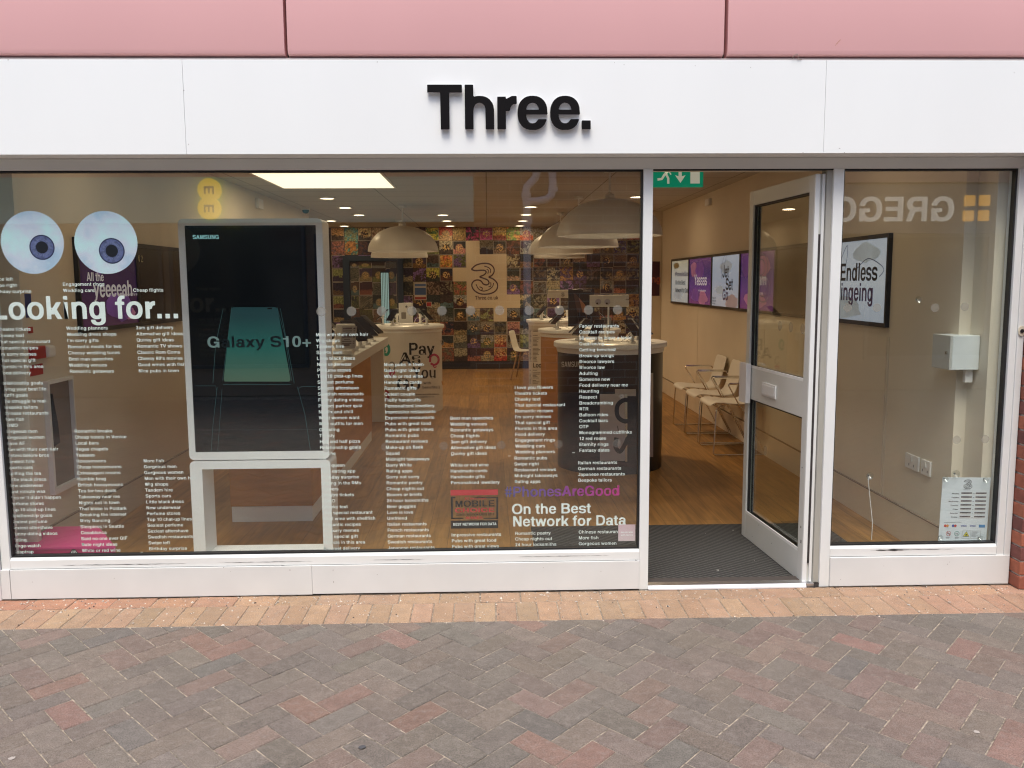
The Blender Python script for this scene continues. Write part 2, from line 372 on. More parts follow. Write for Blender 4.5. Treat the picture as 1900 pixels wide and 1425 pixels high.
def emblem(mb, fn, sc_, m=0, wd=.045):
    """outlined swirling figure three, 0..1 high"""
    out = [(.02,.80),(.18,.93),(.42,.99),(.66,.97),(.80,.86),(.82,.72),(.74,.60),(.64,.55),(.80,.48),(.93,.34),(.92,.17),(.78,.05),(.55,0),(.30,.02),(.10,.14),(.03,.30),(.10,.42),(.24,.46),(.36,.42),(.44,.33),(.56,.30),(.64,.36),(.58,.46),(.42,.52),(.32,.56),(.46,.62),(.54,.70),(.50,.76),(.36,.77),(.16,.76),(.02,.80)]
    strokes(mb, [(x*sc_, y*sc_) for x, y in smoothpath(out, 6)], wd*sc_, fn, m)
    for p in ([(.48,.90),(.62,.86),(.70,.78),(.68,.68)], [(.56,.80),(.62,.76),(.60,.66)], [(.18,.32),(.28,.16),(.45,.10),(.62,.14)], [(.30,.24),(.40,.20),(.38,.12)], [(.62,.14),(.76,.24),(.80,.36)], [(.62,.24),(.70,.26),(.70,.38)]):
        strokes(mb, [(x*sc_, y*sc_) for x, y in smoothpath(p, 4)], wd*.7*sc_, fn, m)

#MATERIAL LIST
WHITE = mat('white_paint', (.69, .70, .685), .38, var=.045, scale=4, bump=.03, bscale=30)
WHITE2 = mat('white_frame', (.76, .775, .755), .35, var=.04, scale=3)
FASC = mat('fascia_white', (.85, .87, .855), .3, var=.035, scale=1.1, stretch=(1, 1, .35))
PINK = mat('pink_cladding', (.80, .455, .45), .3, var=.03, scale=1.2, stretch=(1, 1, .4))
BLACK = mat('black_gasket', (.012, .012, .013), .5)
DARKP = mat('dark_chip', (.03, .025, .025), .7)
GLASS = glassmat('window_glass'); GLASSD = glassmat('door_glass', (.9, .93, .9), .065)
VINYL = mat('white_vinyl', (.86, .93, .92), .5, var=.01)
CHROME = mat('chrome', (.75, .74, .72), .16, 1, var=.02)
ALU = mat('aluminium', (.70, .71, .74), .38, 1, var=.08, scale=20, stretch=(1, 8, 1))
WALL = mat('cream_wall', (.72, .65, .53), .6, var=.05, scale=1.5)
LAMPW = mat('lamp_white', (.75, .73, .68), .4, var=.01)
BLK = mat('black_plastic', (.015, .015, .018), .3)
WPL = mat('white_plastic', (.78, .77, .75), .35, var=.01)
#SETTING
# ================================================================== GROUND
def pavemat():
    m = bpy.data.materials.new('clay_paver'); m.use_nodes = True; n = m.node_tree.nodes; l = m.node_tree.links; b = n["Principled BSDF"]
    a = n.new("ShaderNodeAttribute"); a.attribute_name = 'tint'; tc = n.new("ShaderNodeTexCoord")
    def nz(s, d=5):
        q = n.new("ShaderNodeTexNoise"); q.inputs["Scale"].default_value = s; q.inputs["Detail"].default_value = d; l.new(tc.outputs["Object"], q.inputs[0]); return q
    def mr(s, a0, a1, b0, b1):
        q = n.new("ShaderNodeMapRange"); l.new(s, q.inputs[0]); q.inputs[1].default_value = a0; q.inputs[2].default_value = a1; q.inputs[3].default_value = b0; q.inputs[4].default_value = b1; return q.outputs[0]
    n1, n2, n3 = nz(14), nz(210, 6), nz(1.1)
    s1 = n.new("ShaderNodeMath"); s1.operation = 'MULTIPLY'; l.new(mr(n1.outputs[0], .3, .7, .88, 1.10), s1.inputs[0]); l.new(mr(n2.outputs[0], .3, .7, .62, 1.34), s1.inputs[1])
    s2 = n.new("ShaderNodeMath"); s2.operation = 'MULTIPLY'; l.new(s1.outputs[0], s2.inputs[0]); l.new(mr(n3.outputs[0], .3, .7, .94, 1.06), s2.inputs[1])
    v = n.new("ShaderNodeVectorMath"); v.operation = 'SCALE'; l.new(a.outputs["Color"], v.inputs[0]); l.new(s2.outputs[0], v.inputs["Scale"])
    # pale lime bloom in patches
    mx = n.new("ShaderNodeMixRGB"); mx.inputs[2].default_value = (.29, .26, .23, 1); l.new(v.outputs[0], mx.inputs[1])
    n4 = nz(38, 8); l.new(mr(n4.outputs[0], .5, .75, 0, .35), mx.inputs[0]); l.new(mx.outputs[0], b.inputs["Base Color"])
    b.inputs["Roughness"].default_value = .82
    bp = n.new("ShaderNodeBump"); bp.inputs["Strength"].default_value = .35; bp.inputs["Distance"].default_value = .003; l.new(n2.outputs[0], bp.inputs["Height"]); l.new(bp.outputs[0], b.inputs["Normal"])
    return m
PAVER = pavemat()
SAND = mat('joint_sand', (.29, .245, .19), .95, var=.85, scale=40, bump=.4)
g = MB(); g.face([(-300, -600, -.012), (300, -600, -.012), (300, 14, -.012), (-300, 14, -.012)]); tag(g.build('ground', SAND), kind='structure')
def clip(poly, ax, v, keep_less):
    out = []; n = len(poly)
    for i in range(n):
        p, q = poly[i], poly[(i+1) % n]; a = (p[ax]-v)*(1 if keep_less else -1); c = (q[ax]-v)*(1 if keep_less else -1)
        if a <= 0: out.append(p)
        if a*c < 0: t = a/(a-c); out.append((p[0]+(q[0]-p[0])*t, p[1]+(q[1]-p[1])*t))
    return out
def inset(poly, d):
    n = len(poly); out = []
    A = sum(poly[i][0]*poly[(i+1) % n][1]-poly[(i+1) % n][0]*poly[i][1] for i in range(n)); sg = 1 if A > 0 else -1
    for i in range(n):
        p0, p1, p2 = poly[i-1], poly[i], poly[(i+1) % n]
        def nn(a, b):
            l_ = math.hypot(b[0]-a[0], b[1]-a[1]) or 1; return (-(b[1]-a[1])/l_*sg, (b[0]-a[0])/l_*sg)
        a, b = nn(p0, p1), nn(p1, p2); k = 1+a[0]*b[0]+a[1]*b[1]
        k = max(k, .3); out.append((p1[0]+(a[0]+b[0])/k*d, p1[1]+(a[1]+b[1])/k*d))
    return out
def paver(mb, poly, col, gap=.0021):
    A = abs(sum(poly[i][0]*poly[(i+1) % len(poly)][1]-poly[(i+1) % len(poly)][0]*poly[i][1] for i in range(len(poly))))/2
    if len(poly) < 3 or A < 4e-4: return
    z = random.uniform(-.0015, .0012); tx, ty = random.gauss(0, .007), random.gauss(0, .007); cx = sum(p[0] for p in poly)/len(poly); cy = sum(p[1] for p in poly)/len(poly)
    o, i_ = inset(poly, gap), inset(poly, gap+.0032)
    Z = lambda p, dz: z+dz+(p[0]-cx)*tx+(p[1]-cy)*ty
    mb.face([(*p, Z(p, 0)) for p in i_], 0, col)
    e = tuple(v*.97+.012 for v in col)
    n = len(poly)
    for k in range(n):
        j = (k+1) % n
        mb.face([(*o[k], Z(o[k], -.0035)), (*o[j], Z(o[j], -.0035)), (*i_[j], Z(i_[j], 0)), (*i_[k], Z(i_[k], 0))], 0, e)
        mb.face([(*o[k], -.0125), (*o[j], -.0125), (*o[j], Z(o[j], -.0035)), (*o[k], Z(o[k], -.0035))], 0, e)
def clean(poly):
    out = []
    for p in poly:
        if not out or math.hypot(p[0]-out[-1][0], p[1]-out[-1][1]) > .004: out.append(p)
    if len(out) > 2 and math.hypot(out[0][0]-out[-1][0], out[0][1]-out[-1][1]) < .004: out.pop()
    return out
def pcol():
    t = random.random(); j = random.uniform(.9, 1.1)
    if t < .40: c = (.165, .150, .134)
    elif t < .69: c = (.185, .156, .136)
    elif t < .88: c = (.21, .152, .132)
    elif t < .955: c = (.255, .152, .125)
    else: c = (.130, .128, .122)
    c = tuple(.66*v+.34*q for v, q in zip(c, (.185, .16, .14))); c = (c[0]*.95, c[1]*.915, c[2]*.87)
    return tuple(v*j*random.uniform(.98, 1.02) for v in c)
mb = MB(); U_ = .1035; YB = -.392; an = rad(45.5); ca, sa = math.cos(an), math.sin(an)
for i in range(-140, 141):
    for j in range(-70, 71):
        ox, oy = i*1+j*2, i*1-j*2
        for x0, y0, x1, y1 in ((0, 0, 2, 1), (0, 1, 1, 3)):
            cxx, cyy = (ox+(x0+x1)/2)*U_, (oy+(y0+y1)/2)*U_; X, Y = cxx*ca-cyy*sa, (cxx*sa+cyy*ca)*1.09-3.0
            if abs(X) > 5.2 or Y > YB+.15 or Y < -7.6: continue
            P = [((ox+a)*U_, (oy+b)*U_) for a, b in ((x0, y0), (x1, y0), (x1, y1), (x0, y1))]
            P = [(x*ca-y*sa, (x*sa+y*ca)*1.09-3.0) for x, y in P]
            c = pcol(); P = clean(clip(P, 1, YB, True))
            if len(P) > 2: paver(mb, P, c)
def bcol(x, row):
    k = min(1, max(0, (-x-.9)/1.2)) if row == 0 else 0
    a = (.365, .24, .152); b = (.39, .20, .12); r_ = min(1, max(0, (x-1.6)/1.0)); q = (.375, .22, .145)
    c = tuple(a[t]*(1-k)+b[t]*k for t in range(3)); c = tuple(c[t]*(1-r_)+q[t]*r_ for t in range(3)); s_v = random.uniform(.88, 1.1)
    return tuple(v*s_v*random.uniform(.97, 1.03) for v in c)
x = -5.2
while x < 5.2: paver(mb, [(x, -.145), (x+.206, -.145), (x+.206, -.012), (x, -.012)], bcol(x, 0)); x += .206
x = -5.2
while x < 5.2: paver(mb, [(x, -.389), (x+.1025, -.389), (x+.1025, -.148), (x, -.148)], bcol(x, 1)); x += .1025
mb.face([(-5.3, -7.7, -.0042), (5.3, -7.7, -.0042), (5.3, 0, -.0042), (-5.3, 0, -.0042)], 1)
tag(mb.build('pavement', [PAVER, SAND]), kind='structure')
# grit swept against the shop front
mb = MB(); GR = mat('pale_grit', (.55, .48, .40), .9, var=.5, scale=80)
for k in range(900):
    X = random.uniform(-2.6, 2.9); Y = -.02-abs(random.gauss(0, .09)) if k < 560 else random.uniform(-.42, -.02); s = random.uniform(.0015, .0058)*(1.6 if random.random() < .08 else 1)
    a = [(X+s*random.uniform(.6, 1.3)*math.cos(t), Y+s*random.uniform(.6, 1.3)*math.sin(t), .0005) for t in (0, 1.2, 2.5, 3.8, 5)]; top = (X, Y, s*.9)
    for q in range(5): mb.face([a[q], a[(q+1) % 5], top], 0 if random.random() < .8 else 1)
tag(mb.build('grit', [GR, DARKP]), kind='stuff')
mb = MB(); GUM = mat('old_gum', (.42, .38, .34), .9); GUM2 = mat('dark_gum', (.08, .08, .085), .9)
for (px, py, r_, m_) in ((22, 1408, .012, 0), (672, 1387, .014, 1), (1812, 1359, .012, 0), (1686, 1123, .010, 0), (1762, 1118, .008, 0), (247, 1157, .007, 0), (1069, 1117, .008, 0), (57, 1132, .006, 0)):
    p = onZ(px, py, 0); mb.face([(p.x+r_*random.uniform(.7, 1.1)*math.cos(t*.52), p.y+r_*random.uniform(.7, 1.1)*math.sin(t*.52), .0028) for t in range(12)], m_)
tag(mb.build('chewing_gum_spots', [GUM, GUM2]), kind='stuff')

# ================================================================== SHOP FRONT
shop = thing('shop_building', 'white shop front below pink metal cladding with a big glazed window and open door', 'shop front', (0, 0, 0))
FY = -.13
# pink cladding panels
def panel(x0, x1, z0, z1):
    b = MB(); r_ = .028
    prof = [(.10, z0), (FY+r_+.01, z0), (FY+.006, z0+.010), (FY, z0+r_), (FY, z1-.006), (FY+.006, z1), (.10, z1)]
    b.prism(prof, x0, x1, 'X'); return b
for row, (z0, z1) in enumerate(((2.655, 4.1), (4.112, 5.6))):
    for x0 in (-5.05, -2.99, -.927, 1.139, 3.2): panel(x0+.007, x0+2.055, z0, z1).build('cladding_panel', PINK, shop, smooth=True, seams=50)
b = MB(); b.box(-5.05, -.06, 2.60, 5.26, .1, 5.7); b.build('backing_wall', mat('dark_backing', (.05, .03, .03), .8), shop)
b = MB(); b.box(-5.05, -.112, 2.637, 5.26, -.07, 2.649); b.build('flashing', mat('grey_flashing', (.42, .36, .35), .5, var=.1), shop)
# fascia boards
for x0, x1 in ((-5.05, -2.4865), (-2.485, -1.411), (-1.4097, 1.6205), (1.6218, 5.26)):
    b = MB(); b.box(x0, FY, 2.206, x1, .06, 2.637); b.build('fascia_board', FASC, shop, bevel=.0009)
b = MB(); b.box(-5.05, 0, 2.150, 2.735, .09, 2.205); b.build('head_rail', WHITE2, shop, bevel=.002)
b = MB(); b.box(-2.49, .09, 2.150, 2.735, .12, 2.62); b.build('head_lining', WALL, shop)
# base: riser panels and sill
for x0, x1 in ((-5.05, -2.445), (-2.442, -.9156)):
    b = MB(); b.box(x0, -.014, .005, x1, .12, .158); b.build('riser_panel', WHITE, shop, bevel=.001)
b = MB(); b.box(-.9150, -.0125, .007, .777, .12, .158); b.build('riser_panel', WHITE, shop, bevel=.0015)
b = MB(); b.box(-5, .0, .0, 2.73, .11, .02); b.build('base_shadow_strip', mat('base_dirt_and_shade', (.06, .05, .045), .9), shop)  # dark strip paints dirt and contact shadow into the gap under the risers
b = MB(); b.box(1.7795, -.014, .004, 2.732, .12, .160); b.build('riser_panel', WHITE, shop, bevel=.003)
def sill(x0, x1, z0, z1):
    b = MB(); b.prism([(-.004, z0), (-.004, z1-.012), (.004, z1), (.075, z1), (.075, z0)], x0, x1, 'X'); return b
sill(-2.442, .777, .1605, .216).build('sill', WHITE2, shop, bevel=.0015)
sill(1.7795, 2.664, .1625, .216).build('sill', WHITE2, shop, bevel=.0015)
# worn scratches on sills
def scratch(px, py, ln, th):
    b = MB()
    p = onY(px, py, -.0055); n_s = max(6, int(ln/.02)); T_, B_ = [], []
    for i in range(n_s+1):
        t = i/n_s; e = math.sin(math.pi*t)**.5; h_ = th*e*random.uniform(.25, 1.2); dz = random.uniform(-.0007, .0007)
        T_.append((p.x+ln*t, -.0055, p.z+dz+h_/2)); B_.append((p.x+ln*t, -.0055, p.z+dz-h_/2))
    for i in range(n_s): b.face([B_[i], B_[i+1], T_[i+1], T_[i]])
    b.build('paint_scratch', DARKP, shop)
for a in ((112, 1049, .64, .003), (400, 1044, .50, .002), (690, 1039, .28, .0018), (960, 1033, .48, .002), (1613, 1021, .46, .0028), (1625, 1021, .16, .010), (520, 1050, .03, .003), (1178, 1040, .012, .012)): scratch(*a)
b = MB()
def post(x0, x1, z0=0, z1=2.15, y0=-.004, y1=.085): b.box(x0, y0, z0, x1, y1, z1)
post(.7775, .8245); b.build('mullion', WHITE2, shop, bevel=.002)
b = MB(); post(1.7275, 1.779); b.build('mullion', WHITE2, shop, bevel=.002)
b = MB(); b.box(1.6995, .012, 0, 1.7275, .085, 2.15); b.build('door_jamb', mat('jamb_grey', (.36, .35, .31), .45, var=.1, scale=5, stretch=(1, 1, .3)), shop)
b = MB(); post(2.665, 2.701); b.box(2.7015, -.010, 0, 2.734, .085, 2.15); b.build('end_post', WHITE, shop, bevel=.002)
b = MB(); b.box(-2.487, -.004, 0, -2.4425, .085, 2.15); b.build('end_post', WHITE2, shop, bevel=.002)
b = MB(); b.box(-5.05, -.02, 0, -2.49, .1, 2.15); b.build('side_panel', WHITE, shop, bevel=.003)
b = MB(); b.box(.8245, .005, 2.1435, 1.7275, .03, 2.150); b.build('door_stop', BLACK, shop)
# threshold
b = MB(); b.box(.8245, -.004, .0, 1.6995, .05, .021); b.box(.8245, .0505, 0, 1.6995, .095, .014); th_ = b.build('threshold', ALU, shop, bevel=.002)
b = MB(); b.prism([(-.020, .001), (-.020, .010), (-.0045, .022), (-.0045, .001)], .8245, 1.655, 'X'); b.build('nosing', mat('bright_nosing', (.86, .88, .92), .3, .3), th_, bevel=.001)
# brick pier on the right
BR = mat('red_brick', (.3, .09, .05), .85, var=.25, scale=22, bump=.5, attr='tint'); MO = mat('mortar', (.50, .42, .36), .95, var=.1, scale=40, bump=.3)
pier = thing('brick_pier', 'red brick pier with pale mortar at the right end of the shop front', 'brick pier', (3.0, 0, 0))
b = MB(); b.box(2.745, -.086, 0, 3.55, .3, 2.20); b.build('mortar_core', MO, pier)
b = MB()
for k in range(29):
    z0 = .004+k*.0755; x = 2.737 if k % 2 == 0 else 2.737-.1125
    while x < 3.55:
        x0, x1 = max(x, 2.737), min(x+.214, 3.56); q = random.choice([(.27, .085, .05), (.31, .10, .055), (.23, .07, .045), (.26, .08, .045), (.16, .055, .045)]); s_v = random.uniform(.85, 1.15)
        if x1-x0 > .02: b.box(x0, -.094+random.uniform(-.001, .001), z0, x1, .28, z0+.065, 0, tuple(v*s_v for v in q))
        x += .2245
b.build('brick_courses', BR, pier, bevel=.0025, segs=1)
bell = thing('door_bell', 'small round white bell push with a black button on the right white post', 'bell push', (2.717, -.01, 1.337))
b = MB(); p = (2.717, 1.337)
b.prism([(p[0]+.017*math.cos(t*.2618), p[1]+.026*math.sin(t*.2618)) for t in range(24)], -.018, -.0105, 'Y'); b.build('back_plate', mat('aged_plastic', (.62, .56, .44), .4), bell, bevel=.001)
b = MB(); b.prism([(p[0]+.010*math.cos(t*.2618), p[1]+.010*math.sin(t*.2618)) for t in range(24)], -.023, -.0185, 'Y'); b.build('push_button', BLK, bell, bevel=.001)

# ---- main display window
GY = .030                      # outer face of the panes
def window(x0, x1, z0, z1):
    b = MB(); o = [(x0, z0), (x1, z0), (x1, z1), (x0, z1)]; g_ = .0085
    ringprism(b, o, [(x0+g_, z0+g_), (x1-g_, z0+g_), (x1-g_, z1-g_), (x0+g_, z1-g_)], .012, .045)
    fr = b.build('display_window', BLACK, shop)
    b = MB(); b.box(x0+g_, GY, z0+g_, x1-g_, GY+.007, z1-g_); b.build('glass_pane', GLASS, fr)
    # inner bead, seen through the glass at the bottom
    b = MB(); b.box(x0, .046, z0-.02, x1, .062, z0+.001); b.build('inner_bead', WHITE2, fr)
    return fr
win = window(-2.442, .777, .2165, 2.1495)
win2 = window(1.7795, 2.664, .2165, 2.1495)
VY = GY+.0082                  # inside face of the glass, where the vinyl sticks
EM = .0237
def vtext(lines, xa, ya, xb, yb, par=win, em=EM, mat_=VINYL, sx=1.0):
    b = MB(); n = len(lines); ERODE[0] = .006
    for i, s in enumerate(lines):
        t = i/(n-1) if n > 1 else 0; p = onY(xa+(xb-xa)*t, ya+(yb-ya)*t+3.1, VY)
        text(b, s, plane((p.x, VY, p.z), *XZ), em, sx)
    ERODE[0] = 0.0; o = b.build('lettering', mat_, par); return o
R_ = 'restaurants'
vtext(["Swipe left", "Swipe right", "Birthday surprise"], -18, 518, -16, 541)
vtext(["Theatre tickets", "Cheeky text", "That special restaurant", "Romantic recipes", "I'm sorry memes", "That special gift", "Florists in this area", "Food delivery"], -6, 611, 0, 692)
vtext(["Relationship goals", "Living your best life", "Outfit goals", "The struggle is real", "Bespoke tailors", "Chinese restaurants", "More fish", "FOMO", "Gorgeous men", "Gorgeous women", "Slave AF", "Men with their own hair", "Sisters before bros", "Tandem hire", "Sports cars", "Spilling the tea", "Little black dress", "New underwear", "Last minute wax", "Pics or it didn't happen", "Perfume stores", "Top 10 chat-up lines", "Relationship goals", "Sexiest perfume", "Sexiest aftershave", "Funny dating videos", "Exting", "Binge-watch", "Snaptrap"], 1, 711, 25, 1024)
vtext(["Engagement rings", "Wedding cars"], 116, 527.5, 117, 539)
vtext(["Wedding planners", "Wedding dress shops", "I'm sorry gifts", "Romantic meals for two", "Cheesy wedding tunes", "Best man speeches", "Wedding venues", "Romantic getaways"], 123, 609, 129, 689)
vtext(["Romantic breaks", "Cheap hotels in Venice", "Local bars", "Vegas chapels", "Yaaaaas", "Honeymoons", "Cheap honeymoons", "Extravagant moons", "Humble brag", "British honeymoons", "Tea for two deals", "Takeaway near me", "Nights out in town", "That bloke in Poldark", "Breaking the internet", "Dirty Dancing", "Sleepless in Seattle", "Casablanca", "Said no one ever GIF", "Date night ideas", "White or red wine"], 138, 800, 152, 1021.5)
vtext(["Cheap flights"], 247, 538.5, 247, 538.5)
vtext(["3am gift delivery", "Alternative gift ideas", "Quirky gift ideas", "Romantic TV shows", "Classic Rom Coms", "Cheesy 80's movies", "Good wines with fish", "Nice pubs in town"], 252, 608, 257, 688)
vtext(["More fish", "Gorgeous men", "Gorgeous women", "Men with their own hair", "Wig shops", "Tandem hire", "Sports cars", "Little black dress", "New underwear", "Perfume stores", "Top 10 chat-up lines", "Sexiest perfume", "Sexiest aftershave", "Swedish restaurants", "Swipe left", "Birthday surprise"], 266, 855, 276, 1018)
vtext(["Men with their own hair", "Wig shops", "Tandem hire", "Sports cars", "Little black dress", "New underwear", "Perfume stores", "Top 10 chat-up lines", "Sexiest perfume", "Sexiest aftershave", "Swedish restaurants", "Funny dating videos", "Perfect partner quiz", "Netflix and chill", "What women want", "Date outfits for men", "Ghosting", "Thirsty", "Half and half pizza", "Relationship goals", "Quiche", "Lit", "Slay queen", "Best dating app", "Birthday surprise", "Sliding in the DMs", "Flowers", "Theatre tickets", "JOMO", "Cheeky text", "That special restaurant", "What wine with shellfish", "Romantic recipes", "I'm sorry memes", "That special gift", "Florists in this area", "Discreet delivery"], 586, 621, 600, 1017.5)
vtext(["Nice pubs in town", "Date night ideas", "White or red wine", "Handmade cards", "Romantic gifts", "Cutest couple", "Fluffy handcuffs", "Personalised jewellery", "Impressive restaurants", "Expensive restaurants", "Pubs with great food", "Pubs with great views", "Romantic pubs", "Restaurant reviews", "Make-up on fleek", "Squad", "Midnight takeaways", "Barry White", "Dating apps", "Sorry not sorry", "Romantic poetry", "Cheap nights out", "Boxers or briefs", "24 hour locksmiths", "Beer goggles", "Love is love", "Umfriend", "Italian restaurants", "French restaurants", "German restaurants", "Swedish restaurants", "Japanese restaurants"], 712, 676.5, 719.5, 1016.5)
vtext(["Best man speeches", "Wedding venues", "Romantic getaways", "Cheap flights", "3am gift delivery", "Alternative gift ideas", "Quirky gift ideas"], 835, 776, 836.5, 841.5)
vtext(["White or red wine", "Handmade cards", "Handmade gifts", "Personalised jewellery"], 835.5, 863, 836, 895.5)
vtext(["Impressive restaurants", "Pubs with great food", "Pubs with great views"], 837.5, 992.5, 838, 1014)
vtext(["I love you flowers", "Theatre tickets", "Cheeky text", "That special restaurant", "Romantic recipes", "I'm sorry memes", "That special gift", "Florists in this area", "Food delivery", "Engagement rings", "Wedding cars", "Wedding planners"], 954.5, 719, 956, 838.5)
vtext(["Romantic pubs", "Swipe right", "Restaurant reviews", "Midnight takeaways", "Dating apps"], 954, 850, 954.5, 893.5)
vtext(["Romantic poetry", "Cheap nights out", "24 hour locksmiths"], 955.5, 989.5, 956, 1010.5)
vtext(["Fancy restaurants", "Cocktail recipes", "50 ways to leave a lover", "Cushioning", "Getting benched", "Break-up songs", "Divorce lawyers", "Divorce law", "Adulting", "Someone new", "Food delivery near me", "Haunting", "Respect", "Breadcrumbing", "DTR", "Balloon rides", "Cocktail bars", "OTP", "Monogrammed cufflinks", "12 red roses", "Eternity rings", "Fantasy dates"], 1074.5, 605, 1074.5, 835.5)
vtext(["Italian restaurants", "German restaurants", "Japanese restaurants", "Bespoke tailors"], 1072.5, 858.5, 1072.5, 891)
vtext(["Chinese restaurants", "More fish", "Gorgeous women"], 1073.5, 987, 1073.5, 1008.5)
for px, py in ((845, 841), (951, 842), (1070, 836), (269, 1020.5), (146, 1024), (590, 1019.5)):
    p = onY(px-8, py+4.5, VY); b = MB(); b.box(p.x, VY, p.z, p.x+.012, VY+.0004, p.z+.0025); b.build('vinyl_dash', VINYL, win)
def fit(b, s, x0, x1, yb, yt, Y, m=0, cap=.72, track=0):
    """text whose cap height and width match two points in a plane facing the street"""
    p0 = onY(x0, yb, Y); p1 = onY(x1, yb, Y); em = (onY(x0, yt, Y).z-p0.z)/cap; sx = (p1.x-p0.x)/(em*(twidth(s, track)-.13)); text(b, s, plane((p0.x-.065*em*sx, Y, p0.z), *XZ), em, sx, track, m)
b = MB(); fit(b, "Looking for...", -16, 331, 593, 550, VY, track=-.015); b.build('slogan', VINYL, win)
b = MB(); fit(b, "On the Best", 951, 1095, 954, 935, VY, track=-.01); fit(b, "Network for Data", 952, 1160, 977, 958, VY, track=-.01); b.build('slogan', VINYL, win)
def gradmat(name, cols, axis, x0, x1, rough=.4, emit=0):
    m = bpy.data.materials.new(name); m.use_nodes = True; n = m.node_tree.nodes; l = m.node_tree.links; bs = n["Principled BSDF"]
    tc = n.new("ShaderNodeTexCoord"); sx_ = n.new("ShaderNodeSeparateXYZ"); l.new(tc.outputs["Object"], sx_.inputs[0]); mr = n.new("ShaderNodeMapRange")
    l.new(sx_.outputs[axis], mr.inputs[0]); mr.inputs[1].default_value = x0; mr.inputs[2].default_value = x1
    cr = n.new("ShaderNodeValToRGB"); l.new(mr.outputs[0], cr.inputs[0]); e = cr.color_ramp.elements
    e[0].color = (*cols[0], 1); e[1].color = (*cols[-1], 1)
    for i, c in enumerate(cols[1:-1]): q = e.new((i+1)/(len(cols)-1)); q.color = (*c, 1)
    l.new(cr.outputs[0], bs.inputs["Base Color"]); bs.inputs["Roughness"].default_value = rough
    if emit: l.new(cr.outputs[0], bs.inputs["Emission Color"]); bs.inputs["Emission Strength"].default_value = emit; m.cycles.emission_sampling = 'NONE'
    return m
b = MB(); fit(b, "#PhonesAreGood", 938, 1149, 922, 903, VY+.001, track=-.02)
b.build('slogan', gradmat('purple_vinyl', [(.11, .10, .30), (.16, .07, .33), (.35, .03, .30), (.50, .03, .25)], 0, onY(938, 915, VY).x, onY(1149, 915, VY).x), win)
# frosted safety dots
FROST = mat('frosted_film', (.42, .37, .33), .8, var=.02)
FROST2 = mat('faint_film', (.30, .26, .24), .8, var=.02)
for m_ in (FROST, FROST2):
    n = m_.node_tree.nodes; l = m_.node_tree.links; tr = n.new("ShaderNodeBsdfTransparent"); mx = n.new("ShaderNodeMixShader"); mx.inputs[0].default_value = .5 if m_ is FROST else .3
    l.new(tr.outputs[0], mx.inputs[1]); l.new(n["Principled BSDF"].outputs[0], mx.inputs[2]); l.new(mx.outputs[0], n["Material Output"].inputs[0])
def dot(px, py, par, r_=.0242, m_=None):
    p = onY(px, py, VY+.0015); b = MB(); disc(b, (p.x, VY+.0015, p.z), r_, *XZ); b.build('frosted_dot', m_ or FROST, par)
for px in (596, 652, 708, 764, 820, 873, 927, 982, 1038, 1092, 1146): dot(px, 578-(px-596)*.006, win)
for px in (605, 660, 715, 770, 823, 877, 930, 983, 1036, 1091, 1145): dot(px, 831-(px-605)*.016, win, .022, FROST2)
for px, py in ((1573, 571), (1627, 571), (1735, 571), (1790, 569), (1775, 816), (1828, 815)): dot(px, py, win2, .022)
# eyes
def irismat():
    m = mat('iris_print', (.13, .15, .32), .4, var=.5, scale=60); return m
EYE = bpy.data.materials.new('eyeball_print'); EYE.use_nodes = True
n = EYE.node_tree.nodes; l = EYE.node_tree.links; bs = n["Principled BSDF"]; tc = n.new("ShaderNodeTexCoord"); nz = n.new("ShaderNodeTexNoise"); nz.inputs["Scale"].default_value = 7; nz.inputs["Detail"].default_value = 3
l.new(tc.outputs["Object"], nz.inputs[0]); cr = n.new("ShaderNodeValToRGB"); l.new(nz.outputs[0], cr.inputs[0]); e = cr.color_ramp.elements
e[0].position = .35; e[0].color = (.48, .62, .80, 1); e[1].position = .7; e[1].color = (.62, .88, .92, 1); q = e.new(.52); q.color = (.68, .72, .86, 1)
vz = n.new("ShaderNodeTexVoronoi"); vz.inputs["Scale"].default_value = 38; l.new(tc.outputs["Object"], vz.inputs[0])
mr = n.new("ShaderNodeMapRange"); l.new(vz.outputs["Distance"], mr.inputs[0]); mr.inputs[1].default_value = .0; mr.inputs[2].default_value = .35; mr.inputs[3].default_value = .35; mr.inputs[4].default_value = 0
mx = n.new("ShaderNodeMixRGB"); mx.inputs[2].default_value = (.75, .85, .88, 1); l.new(mr.outputs[0], mx.inputs[0]); l.new(cr.outputs[0], mx.inputs[1]); l.new(mx.outputs[0], bs.inputs["Base Color"])
IR = irismat(); IRD = mat('iris_rim', (.035, .04, .11), .4, var=.2); IRL = mat('iris_fleck', (.24, .28, .46), .4); PUP = mat('pupil_print', (.012, .012, .02), .4)
